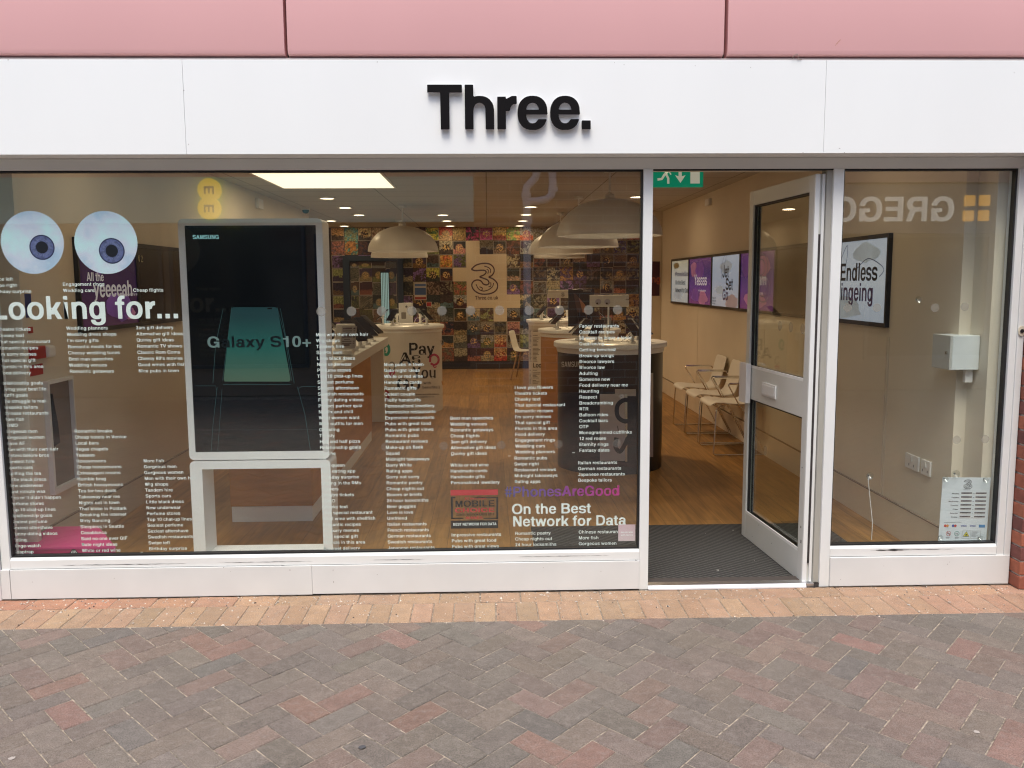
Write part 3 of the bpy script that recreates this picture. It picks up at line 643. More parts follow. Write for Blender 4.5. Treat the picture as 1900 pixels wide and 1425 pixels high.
for (cx, cy, rx, ry, ix, iy, ir) in ((60, 450, 58.5, 58.5, 78, 459, 23.5), (196.5, 450, 58.5, 58.5, 207.5, 465.5, 24)):
    b = MB(); c = onY(cx, cy, VY); k_ = (onY(cx+50, cy, VY).x-c.x)/50; R1 = rx*k_
    pr_ = [(c.x+R1*math.cos(t*math.tau/64), c.z+R1*math.sin(t*math.tau/64)) for t in range(64)]
    b.prism(pr_, VY, VY+.0006, 'Y', 0); d = onY(ix, iy, VY); R2 = ir*k_
    Y1 = VY-.0004
    disc(b, (d.x, Y1, d.z), R2, *XZ, m=2, seg=40); disc(b, (d.x, Y1-.0002, d.z), R2*.9, *XZ, m=1, seg=40)
    for i in range(46):
        a = i*math.tau/46+random.uniform(-.05, .05); r1 = R2*random.uniform(.52, .62); r2 = R2*random.uniform(.72, .9); wd = .05
        b.face([(d.x+r1*math.cos(a-wd*.7), Y1-.0004, d.z+r1*math.sin(a-wd*.7)), (d.x+r2*math.cos(a), Y1-.0004, d.z+r2*math.sin(a)), (d.x+r1*math.cos(a+wd*.7), Y1-.0004, d.z+r1*math.sin(a+wd*.7))], 3)
    disc(b, (d.x, Y1-.0006, d.z), R2*.48, *XZ, m=4, seg=32)
    b.build('eyeball_sticker', [EYE, IR, IRD, IRL, PUP], win)
# award badge
b = MB(); RED = mat('badge_red', (.55, .05, .06), .4); BKV = mat('badge_black', (.02, .02, .02), .4)
def rectpx(b, x0, y0, x1, y1, Y, m):
    A = onY(x0, y1, Y); B = onY(x1, y0, Y); b.box(A.x, Y, A.z, B.x, Y+.0004, B.z, m)
rectpx(b, 836, 908, 924, 919.5, VY, 0)
for q in ((837, 922, 845, 924.5), (880, 922, 924, 924.5), (837, 922, 840, 963), (921, 922, 924, 963), (837, 960.5, 860, 963), (898, 960.5, 924, 963)): rectpx(b, *q, VY, 1)
rectpx(b, 837, 965, 924, 981, VY, 1)
fit(b, "MOBILE", 845, 917, 940.5, 929, VY, 1); fit(b, "CHOICE", 845, 917, 951, 943, VY, 0); fit(b, "CONSUMER AWARDS 2019", 846, 917, 957, 953, VY, 1); fit(b, "WINNER", 864, 895, 963, 958.5, VY, 0); fit(b, "4G and more", 862, 902, 927, 923, VY, 0)
fit(b, "BEST NETWORK FOR DATA", 841, 921, 975.5, 970.5, VY-.0006, 2)
b.build('award_badge', [RED, BKV, VINYL], win)
b = MB(); rectpx(b, 1147, 973, 1179, 1004, VY-.001, 0); fit(b, "GALAXY NOW", 1152, 1174, 989, 986.5, VY-.002, 1); fit(b, "with terms", 1152, 1174, 994, 991.5, VY-.002, 1)
b.build('notice_sticker', [gradmat('pink_sticker', [(.75, .62, .66), (.72, .50, .58)], 2, .25, .36), VINYL], win)

# ---- shop sign
sign = thing('shop_sign', 'raised black letters reading Three. with pale edges on the white fascia', 'shop sign', (.115, FY, 2.313))
SBL = mat('sign_black', (.006, .005, .0055), .5, spec=.12); SED = mat('sign_edge', (.62, .60, .62), .4)
for ch, x0, x1 in (('T', 793.8, 857.9), ('h', 863, 917), ('r', 923, 959), ('e', 960.5, 1016), ('e', 1020.8, 1076), ('.', 1079.5, 1096)):
    b = MB(); Y0 = FY-.026; wd, loops, tri = glyph(ch); mnx = min(p[0] for lp in loops for p in lp); mxx = max(p[0] for lp in loops for p in lp)
    em = (onY(945, 157, Y0).z-onY(945, 240, Y0).z)/.72; A = onY(x0, 240, Y0).x; B = onY(x1, 240, Y0).x; sx_ = (B-A)/((mxx-mnx)*em); z0 = onY(945, 240, Y0).z
    text(b, ch, plane((A-mnx*em*sx_, Y0, z0), *XZ), em, sx_, 0, 0, .004, Vector((0, 1, 0)), 0)
    o = b.build('letter', [SBL], sign)
    b = MB(); text(b, ch, plane((A-mnx*em*sx_, Y0+.0045, z0), *XZ), em, sx_, 0, 0, .015, Vector((0, 1, 0)), 0); b.build('letter_return', SED, o)

# ---- open door, hinged on the right, folded back into the shop
TH = rad(86.2); HX, HY = 1.6455, .035
dx, dy = -math.cos(TH), math.sin(TH)           # along the leaf, from hinge
LEN = .885
def DP(s, t, z): return (HX+dx*s+t*dy*1.0, HY+dy*s-t*dx, z)       # s along leaf, t through it to the right
def dbox(b, s0, s1, t0, t1, z0, z1, m=0):
    k = len(b.v); b.v += [DP(s0, t0, z0), DP(s1, t0, z0), DP(s1, t1, z0), DP(s0, t1, z0), DP(s0, t0, z1), DP(s1, t0, z1), DP(s1, t1, z1), DP(s0, t1, z1)]
    for f in ((0,3,2,1),(4,5,6,7),(0,1,5,4),(1,2,6,5),(2,3,7,6),(3,0,4,7)): b.f.append([k+i for i in f]); b.m.append(m); b.c.append(None)
DM = mat('door_paint', (.60, .61, .57), .35, var=.04, scale=4, bump=.02)
b = MB(); Z0, Z1 = .012, 2.128; TT = .052
dbox(b, 0, .058, 0, TT, Z0, Z1); dbox(b, LEN-.058, LEN, 0, TT, Z0, Z1)
for z0, z1 in ((Z0, .165), (.885, 1.075), (2.045, Z1)): dbox(b, .0585, LEN-.0585, 0.001, TT-.001, z0, z1)
door = b.build('door', DM, shop, bevel=.002)
for z0, z1 in ((.165, .885), (1.075, 2.045)):
    b = MB(); s0, s1 = .0585, LEN-.0585; g_ = .009
    for t0, t1 in ((.010, .0245), (.0325, .046)):
        dbox(b, s0, s0+g_, t0, t1, z0, z1); dbox(b, s1-g_, s1, t0, t1, z0, z1); dbox(b, s0+g_, s1-g_, t0, t1, z0, z0+g_); dbox(b, s0+g_, s1-g_, t0, t1, z1-g_, z1)
    b.build('glazing_gasket', BLACK, door)
    b = MB(); dbox(b, s0, s1, .025, .032, z0, z1); b.build('glass_pane', GLASSD, door)
    b = MB(); dbox(b, s0+.0, s1, .001, .009, z0, z0+.016); b.build('glazing_bead', WHITE2, door)
# hinge edge: white strip, black brush seal, second strip (the face one sees from the street)
b = MB(); dbox(b, -.012, -.0005, .0, .0235, Z0, Z1); dbox(b, -.012, -.0005, .0365, TT-.0005, Z0, Z1); b.build('edge_strip', WHITE2, door, bevel=.0015)
b = MB(); dbox(b, -.009, -.0005, .024, .036, .12, 1.83); b.build('edge_seal', mat('perished_seal', (.035, .028, .028), .8, var=.4, scale=30), door)
b = MB(); dbox(b, .40, .60, -.008, .0, .935, 1.012); dbox(b, .41, .59, -.011, -.0085, .945, 1.0); b.build('letter_plate', WHITE, door, bevel=.002)
b = MB(); dbox(b, LEN-.10, LEN+.014, -.034, -.004, .86, 1.10); dbox(b, LEN-.08, LEN-.02, -.0035, .0, .90, 1.06); b.build('pull_handle', WPL, door, bevel=.004)
b = MB(); dbox(b, LEN, LEN+.003, .015, .037, 1.16, 1.22); b.build('latch', ALU, door)
for z, ss in ((1.345, (.16, .31, .46)), (.60, (.62, .78))):
    for s in ss:
        b = MB(); c = Vector(DP(s, .0335, z)); disc(b, c, .028, Vector((dx, dy, 0)), (0, 0, 1)); b.build('frosted_dot', FROST, door)
for px, s, z, h_ in ((0, .02, .30, .02), (0, .012, .22, .03), (0, .03, .62, .012), (0, .4, .10, .006), (0, .6, .15, .006), (0, .7, .05, .005)): b = MB(); dbox(b, s, s+.004+h_*.15, -.0007, 0, z, z+h_*.6); b.build('paint_chip', DARKP, door)
# dirt where the door pivots
b = MB(); DIRT = mat('pivot_dirt', (.035, .03, .028), .95, var=.4, scale=60)
for k in range(16):
    x = random.uniform(1.648, 1.72); y = random.uniform(-.022, .01); s = random.uniform(.002, .007); z = .0235 if y > -.004 else .0015
    b.face([(x+s*1.6*random.uniform(.6, 1.2)*math.cos(t), y+s*random.uniform(.5, 1)*math.sin(t), z+k*.0001) for t in (0, 1, 2, 3, 4.1, 5.2)])
tag(b.build('pivot_dirt', DIRT), kind='stuff')
# faint grime specks and drips on the white boards (worn chips, each a few millimetres)
SPK = mat('grey_speck', (.33, .30, .28), .8)
for px, py, w_, h_ in ((415, 1053, .006, .004), (428, 1060, .004, .004), (538, 1058, .005, .008), (618, 1058, .003, .010), (619, 1080, .003, .012), (700, 1066, .005, .003), (1008, 1053, .005, .003), (1115, 1060, .004, .005), (1758, 1047, .004, .006), (1786, 1054, .004, .003), (1762, 1043, .003, .005), (1755, 1069, .003, .003), (212, 1073, .004, .004), (60, 1080, .005, .003), (1640, 1050, .004, .003), (1560, 1075, .003, .006)):
    p = onY(px, py, -.0155); b = MB(); b.face([(p.x+w_*random.uniform(.3, .6)*math.cos(t), -.0150, p.z+h_*random.uniform(.3, .6)*math.sin(t)) for t in (0, 1, 2, 3, 4, 5.2)]); b.build('paint_chip', SPK, shop)
for px, py, w_, h_ in ((700, 115, .005, .005), (1158, 120, .006, .003), (1393, 125, .004, .004), (15, 111, .004, .008), (350, 268, .003, .006), (1558, 275, .012, .003), (1567, 283, .006, .003), (1490, 283, .006, .003), (341, 168, .008, .003), (1140, 116, .003, .003), (1290, 122, .004, .004), (1882, 135, .006, .004), (880, 291, .004, .003)):
    p = onY(px, py, FY-.001); b = MB(); b.face([(p.x+w_*random.uniform(.3, .6)*math.cos(t), FY-.0006, p.z+h_*random.uniform(.3, .6)*math.sin(t)) for t in (0, 1, 2, 3, 4, 5.2)]); b.build('paint_chip', SPK, shop)
# wisps caught on the flashing, a scrape on the pink panel
b = MB(); b.tube([(1.455, FY-.004, 2.642), (1.46, FY-.012, 2.655), (1.475, FY-.010, 2.662), (1.485, FY-.006, 2.652), (1.478, FY-.004, 2.641), (1.50, FY-.004, 2.640)], .0018, 6); tag(b.build('loose_wire', mat('rusty_wire', (.30, .22, .18), .8), smooth=True), 'small loose curl of wire caught on top of the fascia at right', 'wire')
b = MB(); 
for k in range(7): p = onY(1550+k*1.5, 84-k*1.7, FY-.001); b.face([(p.x+.004*random.uniform(.4, 1)*math.cos(t), FY-.0006, p.z+.004*random.uniform(.4, 1)*math.sin(t)) for t in (0, 1.1, 2.3, 3.4, 4.6, 5.5)])
b.build('scrape_mark', mat('scrape', (.62, .30, .22), .8), shop)

# contact shade painted as thin dark strips where shop front meets paving
b = MB(); x = -2.45; CSH = mat('contact_shade_strips', (.10, .075, .055), .95, var=.5, scale=90)
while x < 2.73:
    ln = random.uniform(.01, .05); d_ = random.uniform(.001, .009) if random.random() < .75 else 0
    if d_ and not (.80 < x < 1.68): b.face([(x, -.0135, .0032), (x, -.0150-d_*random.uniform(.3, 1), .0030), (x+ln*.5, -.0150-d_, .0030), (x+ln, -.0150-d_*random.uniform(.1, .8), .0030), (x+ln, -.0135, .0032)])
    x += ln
tag(b.build('contact_shade_strips', CSH), kind='stuff')
# ================================================================== INTERIOR SHELL
RX = 2.55; CZ = 2.6
def woodmat(name, c1, c2, plank=(.13, 1.3), rough=.42, rot=0):
    m = bpy.data.materials.new(name); m.use_nodes = True; n = m.node_tree.nodes; l = m.node_tree.links; bs = n["Principled BSDF"]; tc = n.new("ShaderNodeTexCoord")
    mp = n.new("ShaderNodeMapping"); l.new(tc.outputs["Object"], mp.inputs[0]); mp.inputs["Rotation"].default_value = (0, 0, rad(90+rot))
    br = n.new("ShaderNodeTexBrick"); l.new(mp.outputs[0], br.inputs[0]); br.inputs["Scale"].default_value = 1; br.inputs["Mortar Size"].default_value = .0012; br.inputs["Brick Width"].default_value = plank[1]; br.inputs["Row Height"].default_value = plank[0]
    br.inputs["Color1"].default_value = (*c1, 1); br.inputs["Color2"].default_value = (*c2, 1); br.inputs["Mortar"].default_value = (c1[0]*.35, c1[1]*.35, c1[2]*.35, 1); br.inputs["Bias"].default_value = 0
    mp2 = n.new("ShaderNodeMapping"); l.new(mp.outputs[0], mp2.inputs[0]); mp2.inputs["Scale"].default_value = (1.6, 22, 22)
    nz = n.new("ShaderNodeTexNoise"); l.new(mp2.outputs[0], nz.inputs[0]); nz.inputs["Scale"].default_value = 1.5; nz.inputs["Detail"].default_value = 8; nz.inputs["Distortion"].default_value = .6
    mr = n.new("ShaderNodeMapRange"); l.new(nz.outputs[0], mr.inputs[0]); mr.inputs[1].default_value = .3; mr.inputs[2].default_value = .7; mr.inputs[3].default_value = .68; mr.inputs[4].default_value = 1.25
    v = n.new("ShaderNodeVectorMath"); v.operation = 'SCALE'; l.new(br.outputs[0], v.inputs[0]); l.new(mr.outputs[0], v.inputs["Scale"]); l.new(v.outputs[0], bs.inputs["Base Color"]); bs.inputs["Roughness"].default_value = rough
    return m
OAKF = woodmat('oak_floor', (.27, .135, .036), (.38, .20, .058)); OAKP = mat('oak_veneer', (.50, .235, .075), .4, var=.16, scale=3, stretch=(1, 1, 9))
b = MB(); b.face([(-3.2, .095, 0), (3.2, .095, 0), (3.2, 11.9, 0), (-3.2, 11.9, 0)]); tag(b.build('shop_floor', OAKF), kind='structure')
def tilemat():
    m = bpy.data.materials.new('ceiling_tiles'); m.use_nodes = True; n = m.node_tree.nodes; l = m.node_tree.links; bs = n["Principled BSDF"]; tc = n.new("ShaderNodeTexCoord")
    br = n.new("ShaderNodeTexBrick"); l.new(tc.outputs["Object"], br.inputs[0]); br.offset = 0; br.inputs["Scale"].default_value = 1; br.inputs["Brick Width"].default_value = 1.2; br.inputs["Row Height"].default_value = .6; br.inputs["Mortar Size"].default_value = .007
    br.inputs["Color1"].default_value = (.50, .47, .41, 1); br.inputs["Color2"].default_value = (.47, .44, .38, 1); br.inputs["Mortar"].default_value = (.24, .22, .18, 1)
    nz = n.new("ShaderNodeTexNoise"); nz.inputs["Scale"].default_value = 120; l.new(tc.outputs["Object"], nz.inputs[0]); bp = n.new("ShaderNodeBump"); bp.inputs["Strength"].default_value = .3; bp.inputs["Distance"].default_value = .003; l.new(nz.outputs[0], bp.inputs["Height"]); l.new(bp.outputs[0], bs.inputs["Normal"])
    l.new(br.outputs[0], bs.inputs["Base Color"]); bs.inputs["Roughness"].default_value = .85; return m
b = MB(); b.box(-3.2, .121, CZ, 3.2, 11.9, CZ+.05); tag(b.build('ceiling', tilemat()), kind='structure')
def wall(nm, lab, boxes, mt=WALL):
    b = MB()
    for q in boxes: b.box(*q)
    o = b.build(nm, mt); tag(o, lab, 'wall'); return o
wr = wall('interior_wall', 'cream wall on the right behind the row of screens and chairs', [(RX, .271, 0, RX+.3, 8.35, CZ)])
wall('interior_wall', 'daylit return of the right wall beside the narrow window', [(2.614, .0905, 0, 2.85, .2705, CZ)])
wall('interior_wall', 'cream wall on the left behind the eyeball stickers', [(-RX-.3, .34, 0, -RX, 8.35, CZ)])
wall('interior_wall', 'pale daylit pier at the left end of the big window', [(-RX-.3, .30, 0, -2.455, .3395, CZ), (-RX-.3, .0905, 0, -2.62, .2995, CZ)])
wall('interior_wall', 'shallow cream pier with a purple poster, right of the picture mural', [(2.27, 8.351, 0, 3.1, 8.56, CZ)])
wall('interior_wall', 'cream rear wall carrying the picture mural', [(-3.2, 11.68, 0, 3.2, 11.9, CZ)])
wall('interior_wall', 'rear part of the left wall near the staff door', [(-3.2, 8.351, 0, -2.92, 11.679, CZ)])
wall('interior_wall', 'rear part of the right wall behind the shallow pier', [(2.95, 8.561, 0, 3.2, 11.679, CZ)])
# skirting / dado rails and panel joints
SK = mat('skirting_cream', (.66, .58, .47), .5)
def rail(lab, q, rl):
    t = MB(); t.box(*q); o = t.build('skirting_board', SK, bevel=.002); tag(o, lab, 'skirting'); t = MB(); t.box(*rl); t.build('top_groove', mat('groove_shadow', (.22, .17, .12), .8), o)
rail('cream skirting along the right wall under the chairs', (RX-.014, .275, 0, RX-.0005, 8.34, .205), (RX-.0155, .275, .2052, RX-.0005, 8.34, .212))
rail('cream skirting along the left wall', (-RX+.0005, .345, 0, -RX+.014, 8.34, .205), (-RX+.0005, .345, .2052, -RX+.0155, 8.34, .212))
b = MB()
for y in (1.07, 1.10): b.box(RX-.004, y, .213, RX-.0005, y+.006, 1.24)
for y in (3.55, 6.1): b.box(RX-.003, y, .213, RX-.0005, y+.003, 1.28)
b.build('joint_strip', SK, wr)
# door mat
MATM = bpy.data.materials.new('ribbed_mat'); MATM.use_nodes = True; n = MATM.node_tree.nodes; l = MATM.node_tree.links; bs = n["Principled BSDF"]; tc = n.new("ShaderNodeTexCoord")
mp = n.new("ShaderNodeMapping"); l.new(tc.outputs["Object"], mp.inputs[0]); mp.inputs["Rotation"].default_value = (0, 0, rad(-52)); wv = n.new("ShaderNodeTexWave"); wv.inputs["Scale"].default_value = 11; wv.inputs["Distortion"].default_value = .8; wv.inputs["Detail"].default_value = 2; wv.inputs["Detail Scale"].default_value = 8
l.new(mp.outputs[0], wv.inputs[0]); nz = n.new("ShaderNodeTexNoise"); nz.inputs["Scale"].default_value = 420; l.new(tc.outputs["Object"], nz.inputs[0])
cr = n.new("ShaderNodeValToRGB"); cr.color_ramp.elements[0].color = (.008, .008, .008, 1); cr.color_ramp.elements[1].color = (.075, .075, .072, 1); l.new(wv.outputs[0], cr.inputs[0])
mr = n.new("ShaderNodeMapRange"); l.new(nz.outputs[0], mr.inputs[0]); mr.inputs[1].default_value = .3; mr.inputs[2].default_value = .75; mr.inputs[3].default_value = .5; mr.inputs[4].default_value = 1.9
v = n.new("ShaderNodeVectorMath"); v.operation = 'SCALE'; l.new(cr.outputs[0], v.inputs[0]); l.new(mr.outputs[0], v.inputs["Scale"]); l.new(v.outputs[0], bs.inputs["Base Color"]); bs.inputs["Roughness"].default_value = .95
bp = n.new("ShaderNodeBump"); bp.inputs["Strength"].default_value = .9; bp.inputs["Distance"].default_value = .006; l.new(wv.outputs[0], bp.inputs["Height"]); l.new(bp.outputs[0], bs.inputs["Normal"])
b = MB(); b.box(.27, .1, .001, 2.19, 1.165, .009); tag(b.build('door_mat', MATM, bevel=.002), 'dark ribbed entrance mat inside the open door', 'door mat')
b = MB(); LINT = mat('lint', (.6, .58, .55), .9)
for px, py, s in ((1360, 984, .006), (1332, 1058, .008), (1393, 1017, .004), (1438, 1073, .006), (1309, 990, .003), (1461, 1071, .004), (1280, 1032, .003), (1290, 1078, .003), (1250, 1012, .002), (1400, 1040, .003)):
    p = onZ(px, py, .0105); b.face([(p.x+s*random.uniform(.5, 1.2)*math.cos(t), p.y+s*random.uniform(.5, 1.2)*math.sin(t), .0115) for t in (0, .9, 1.9, 2.9, 4, 5.2)])
tag(b.build('lint_specks', LINT), kind='stuff')

# ================================================================== LIGHTS OF THE SHOP
LIT = mat('lit_diffuser', (1, .86, .62), .5, emit=.85, var=.03, scale=1.5); LITD = mat('lit_downlight', (1, .85, .6), .5, emit=4, var=0)
WARM = (1, .71, .42); K_ = .235
def lamp(nm, loc, e, size, par, spot=None):
    d = bpy.data.lights.new(nm, 'AREA'); d.energy = e*K_; d.color = WARM; d.shape = 'DISK'; d.size = size
    if spot: d.spread = rad(spot)
    o = bpy.data.objects.new(nm, d); COL.objects.link(o); o.location = loc; o.parent = par; return o
dl0 = None; pos = [(-1.88, 6.12), (-1.88, 7.42), (-1.88, 8.67), (-2.5, 9.87), (-2.5, 11.16), (-.65, 8.73), (-.65, 9.98), (-.65, 11.26), (.59, 7.4), (.59, 8.74), (.59, 10.05), (.59, 11.3), (1.79, 6.08), (-1.88, 1.15), (-.65, 1.15), (.59, 1.15), (1.79, 1.15)]  # last four are unseen lamps added to brighten the shop near the windows
dlab = ['recessed downlight nearest the big light panel on the left', 'second downlight of the left row, beyond the first', 'third downlight of the left row, above the left of the mural', 'left rear downlight by the staff door, nearer one', 'left rear downlight by the staff door, farther one', 'downlight left of the emblem, nearest of its row', 'downlight left of the emblem, middle of its row', 'downlight left of the emblem, farthest of its row', 'downlight right of the emblem, nearest of its row', 'downlight right of the emblem, second of its row', 'downlight right of the emblem, third of its row', 'downlight right of the emblem, farthest of its row', 'downlight beside the mullion above the biggest pendant', 'added unseen front downlight above the eyeball stickers', 'added unseen front downlight above the tall screen stand', 'added unseen front downlight above the window lettering', 'added unseen front downlight just inside the open door']
for (x, y), lb in zip(pos, dlab):
    if dl0 is None:
        t = thing('downlight', lb, 'downlight', (x, y, CZ), 'round downlights in the ceiling')
        b = MB(); b.lathe([(.078, -.001), (.10, -.001), (.10, -.010), (.082, -.012), (.078, -.001)], seg=28, cap=False); b.build('trim_ring', LAMPW, t, local=True, smooth=True)
        b = MB(); b.lathe([(.0001, -.008), (.078, -.008)], seg=28, cap=False); b.build('lens', LITD, t, local=True)
        lamp('downlight_lamp', (0, 0, -.02), 5.5, .15, t); dl0 = t
    else: t = copy_tree(dl0); t.location = (x, y, CZ); t['label'] = lb
t = thing('ceiling_light', 'large lit square panel light in the ceiling at upper left', 'ceiling light', (-1.55, 4.37, CZ))
b = MB(); ringprism(b, [(-2.155, 3.71), (-.945, 3.71), (-.945, 5.04), (-2.155, 5.04)], [(-2.13, 3.735), (-.97, 3.735), (-.97, 5.015), (-2.13, 5.015)], CZ-.008, CZ-.0005, 'Z'); b.build('frame', LAMPW, t)
b = MB(); b.box(-2.1295, 3.7355, CZ-.006, -.9705, 5.0145, CZ-.001); b.build('diffuser', LIT, t)
o = lamp('panel_lamp', (0, 0, -.02), 26, 1.1, t)
# pendants
p0 = None
PEND = [(1.105, 3.54, .475, 'largest white dome pendant over the black round plinth'), (1.087, 6.04, .475, 'white dome pendant just behind the largest one'), (1.078, 8.46, .475, 'third white dome pendant of the right row'), (1.25, 10.7, .44, 'farthest white dome pendant of the right row'), (-1.10, 7.2, .46, 'white dome pendant above the white pay plinth at left'), (-1.42, 9.9, .46, 'white dome pendant behind the left one, above the staff door')]
for x, y, R_p, lb in PEND:
    if p0 is None:
        t = thing('pendant_lamp', lb, 'pendant lamp', (x, y, 2.005), 'white dome pendants')
        prof = []
        for i in range(15): a = rad(90*i/14); prof.append((max(.02, .475*math.cos(a)**.9 if i < 14 else .02), .012+.32*math.sin(a)**1.15))
        full = [(.470, .012), (.475, .0)]+[(r_, z) for r_, z in prof[1:]]
        inner = [(max(.015, r_-.012), z-.012) for r_, z in prof[1:]]
        b = MB(); b.lathe(full+inner[::-1]+[(.462, .002), (.470, .0)], seg=56, cap=False); b.build('lamp_shade', LAMPW, t, local=True, smooth=True, seams=60)
        b = MB(); b.tube([(0, 0, .33), (0, 0, CZ-2.005)], .009); b.lathe([(.0, .315), (.045, .318), (.045, .36), (.02, .38), (.0, .38)], seg=20); b.build('stem', LAMPW, t, local=True, smooth=True)
        b = MB(); b.lathe([(.0, CZ-2.005-.03), (.05, CZ-2.005-.03), (.055, CZ-2.005-.001), (0, CZ-2.005-.001)], seg=24); b.build('ceiling_rose', LAMPW, t, local=True, smooth=True)
        b = MB(); b.lathe([(0, .12), (.035, .13), (.05, .17), (.035, .22), (.02, .26)], seg=20); b.build('bulb', LITD, t, local=True, smooth=True)
        lamp('pendant_lamp_light', (0, 0, .10), 24, .14, t, 150); p0 = t
    else: t = copy_tree(p0); t.location = (x, y, 2.005); t['label'] = lb; t.scale = (R_p/.475,)*2+(1,)

# ================================================================== PICTURE MURAL
def muralmat():
    m = bpy.data.materials.new('photo_print'); m.use_nodes = True; n = m.node_tree.nodes; l = m.node_tree.links; bs = n["Principled BSDF"]
    def at(nm): a = n.new("ShaderNodeAttribute"); a.attribute_name = nm; return a
    A, B, C, UV = at('ca'), at('cb'), at('cc'), at('uvw')
    sp = n.new("ShaderNodeSeparateXYZ"); l.new(UV.outputs["Vector"], sp.inputs[0]); sc_ = n.new("ShaderNodeSeparateXYZ"); l.new(C.outputs["Vector"], sc_.inputs[0])
    def M(op, a, b=None, c=None):
        q = n.new("ShaderNodeMath"); q.operation = op
        for i, s in enumerate((a, b, c)):
            if s is None: continue
            if isinstance(s, (int, float)): q.inputs[i].default_value = s
            else: l.new(s, q.inputs[i])
        return q.outputs[0]
    def mix(f, a, b):
        q = n.new("ShaderNodeMixRGB")
        if isinstance(f, (int, float)): q.inputs[0].default_value = f
        else: l.new(f, q.inputs[0])
        for i, s in ((1, a), (2, b)):
            if isinstance(s, tuple): q.inputs[i].default_value = (*s, 1)
            else: l.new(s, q.inputs[i])
        return q.outputs[0]
    add = n.new("ShaderNodeVectorMath"); add.operation = 'ADD'; l.new(UV.outputs["Vector"], add.inputs[0]); sv = n.new("ShaderNodeVectorMath"); sv.operation = 'SCALE'; l.new(C.outputs["Vector"], sv.inputs[0]); sv.inputs["Scale"].default_value = 57; l.new(sv.outputs[0], add.inputs[1])
    nz = n.new("ShaderNodeTexNoise"); nz.inputs["Scale"].default_value = 2.6; nz.inputs["Detail"].default_value = 4; nz.inputs["Distortion"].default_value = .9; l.new(add.outputs[0], nz.inputs[0])
    nf = n.new("ShaderNodeTexNoise"); nf.inputs["Scale"].default_value = 9; nf.inputs["Detail"].default_value = 5; l.new(add.outputs[0], nf.inputs[0])
    u, v = sp.outputs[0], sp.outputs[1]; kind, seed = sc_.outputs[0], sc_.outputs[1]
    s1 = M('SMOOTHSTEP' if False else 'MULTIPLY', M('SUBTRACT', nz.outputs[0], .46), 9)
    base = mix(M('MINIMUM', M('MAXIMUM', s1, 0), 1), A.outputs["Color"], B.outputs["Color"])
    # horizon kinds
    hz = M('MULTIPLY', M('SUBTRACT', v, M('ADD', .35, M('MULTIPLY', M('SUBTRACT', nz.outputs[0], .5), .6))), 14)
    hor = mix(M('MINIMUM', M('MAXIMUM', hz, 0), 1), B.outputs["Color"], A.outputs["Color"])
    k1 = M('GREATER_THAN', kind, .45); base = mix(k1, base, hor)
    # round subject kinds
    dx_, dy_ = M('SUBTRACT', u, .5), M('SUBTRACT', v, .48); rr = M('SQRT', M('ADD', M('MULTIPLY', dx_, dx_), M('MULTIPLY', dy_, dy_)))
    rw = M('ADD', rr, M('MULTIPLY', M('SUBTRACT', nf.outputs[0], .5), .25)); disc_ = M('MINIMUM', M('MAXIMUM', M('MULTIPLY', M('SUBTRACT', .33, rw), 14), 0), 1); k2 = M('GREATER_THAN', kind, .72)
    base = mix(M('MULTIPLY', k2, disc_), base, mix(M('GREATER_THAN', nf.outputs[0], .52), B.outputs["Color"], (.5, .33, .12)))
    g_ = M('MULTIPLY_ADD', nf.outputs[0], 4.2, -1.05); vm = n.new("ShaderNodeVectorMath"); vm.operation = 'SCALE'; l.new(base, vm.inputs[0]); l.new(M('MAXIMUM', g_, .08), vm.inputs["Scale"])
    edge = M('MAXIMUM', M('ABSOLUTE', dx_), M('ABSOLUTE', M('SUBTRACT', v, .5))); fr = M('MULTIPLY', M('GREATER_THAN', edge, .462), M('GREATER_THAN', sc_.outputs[2], .62))
    l.new(mix(fr, vm.outputs[0], (.42, .36, .28)), bs.inputs["Base Color"]); bs.inputs["Roughness"].default_value = .45; return m
t0x, TZ, TS = -2.83, 2.597, .2452
mural = thing('picture_mural', 'wall mosaic of small square photographs with a blank cream area for the emblem', 'mural', (0, 11.66, .1))
b = MB(); b.box(-2.9, 11.662, .001, 2.9, 11.68, 2.598); b.build('dark_board', mat('dark_board', (.02, .014, .012), .6), mural)
DARKS = [(.05, .03, .02), (.03, .035, .03), (.06, .02, .02), (.02, .025, .05), (.04, .05, .035), (.09, .05, .03), (.05, .03, .06)]
LIGHTS = [(.45, .34, .16), (.42, .22, .07), (.30, .30, .26), (.40, .14, .08), (.16, .26, .26), (.38, .33, .22), (.28, .30, .10), (.45, .30, .20), (.22, .12, .30), (.5, .42, .25)]
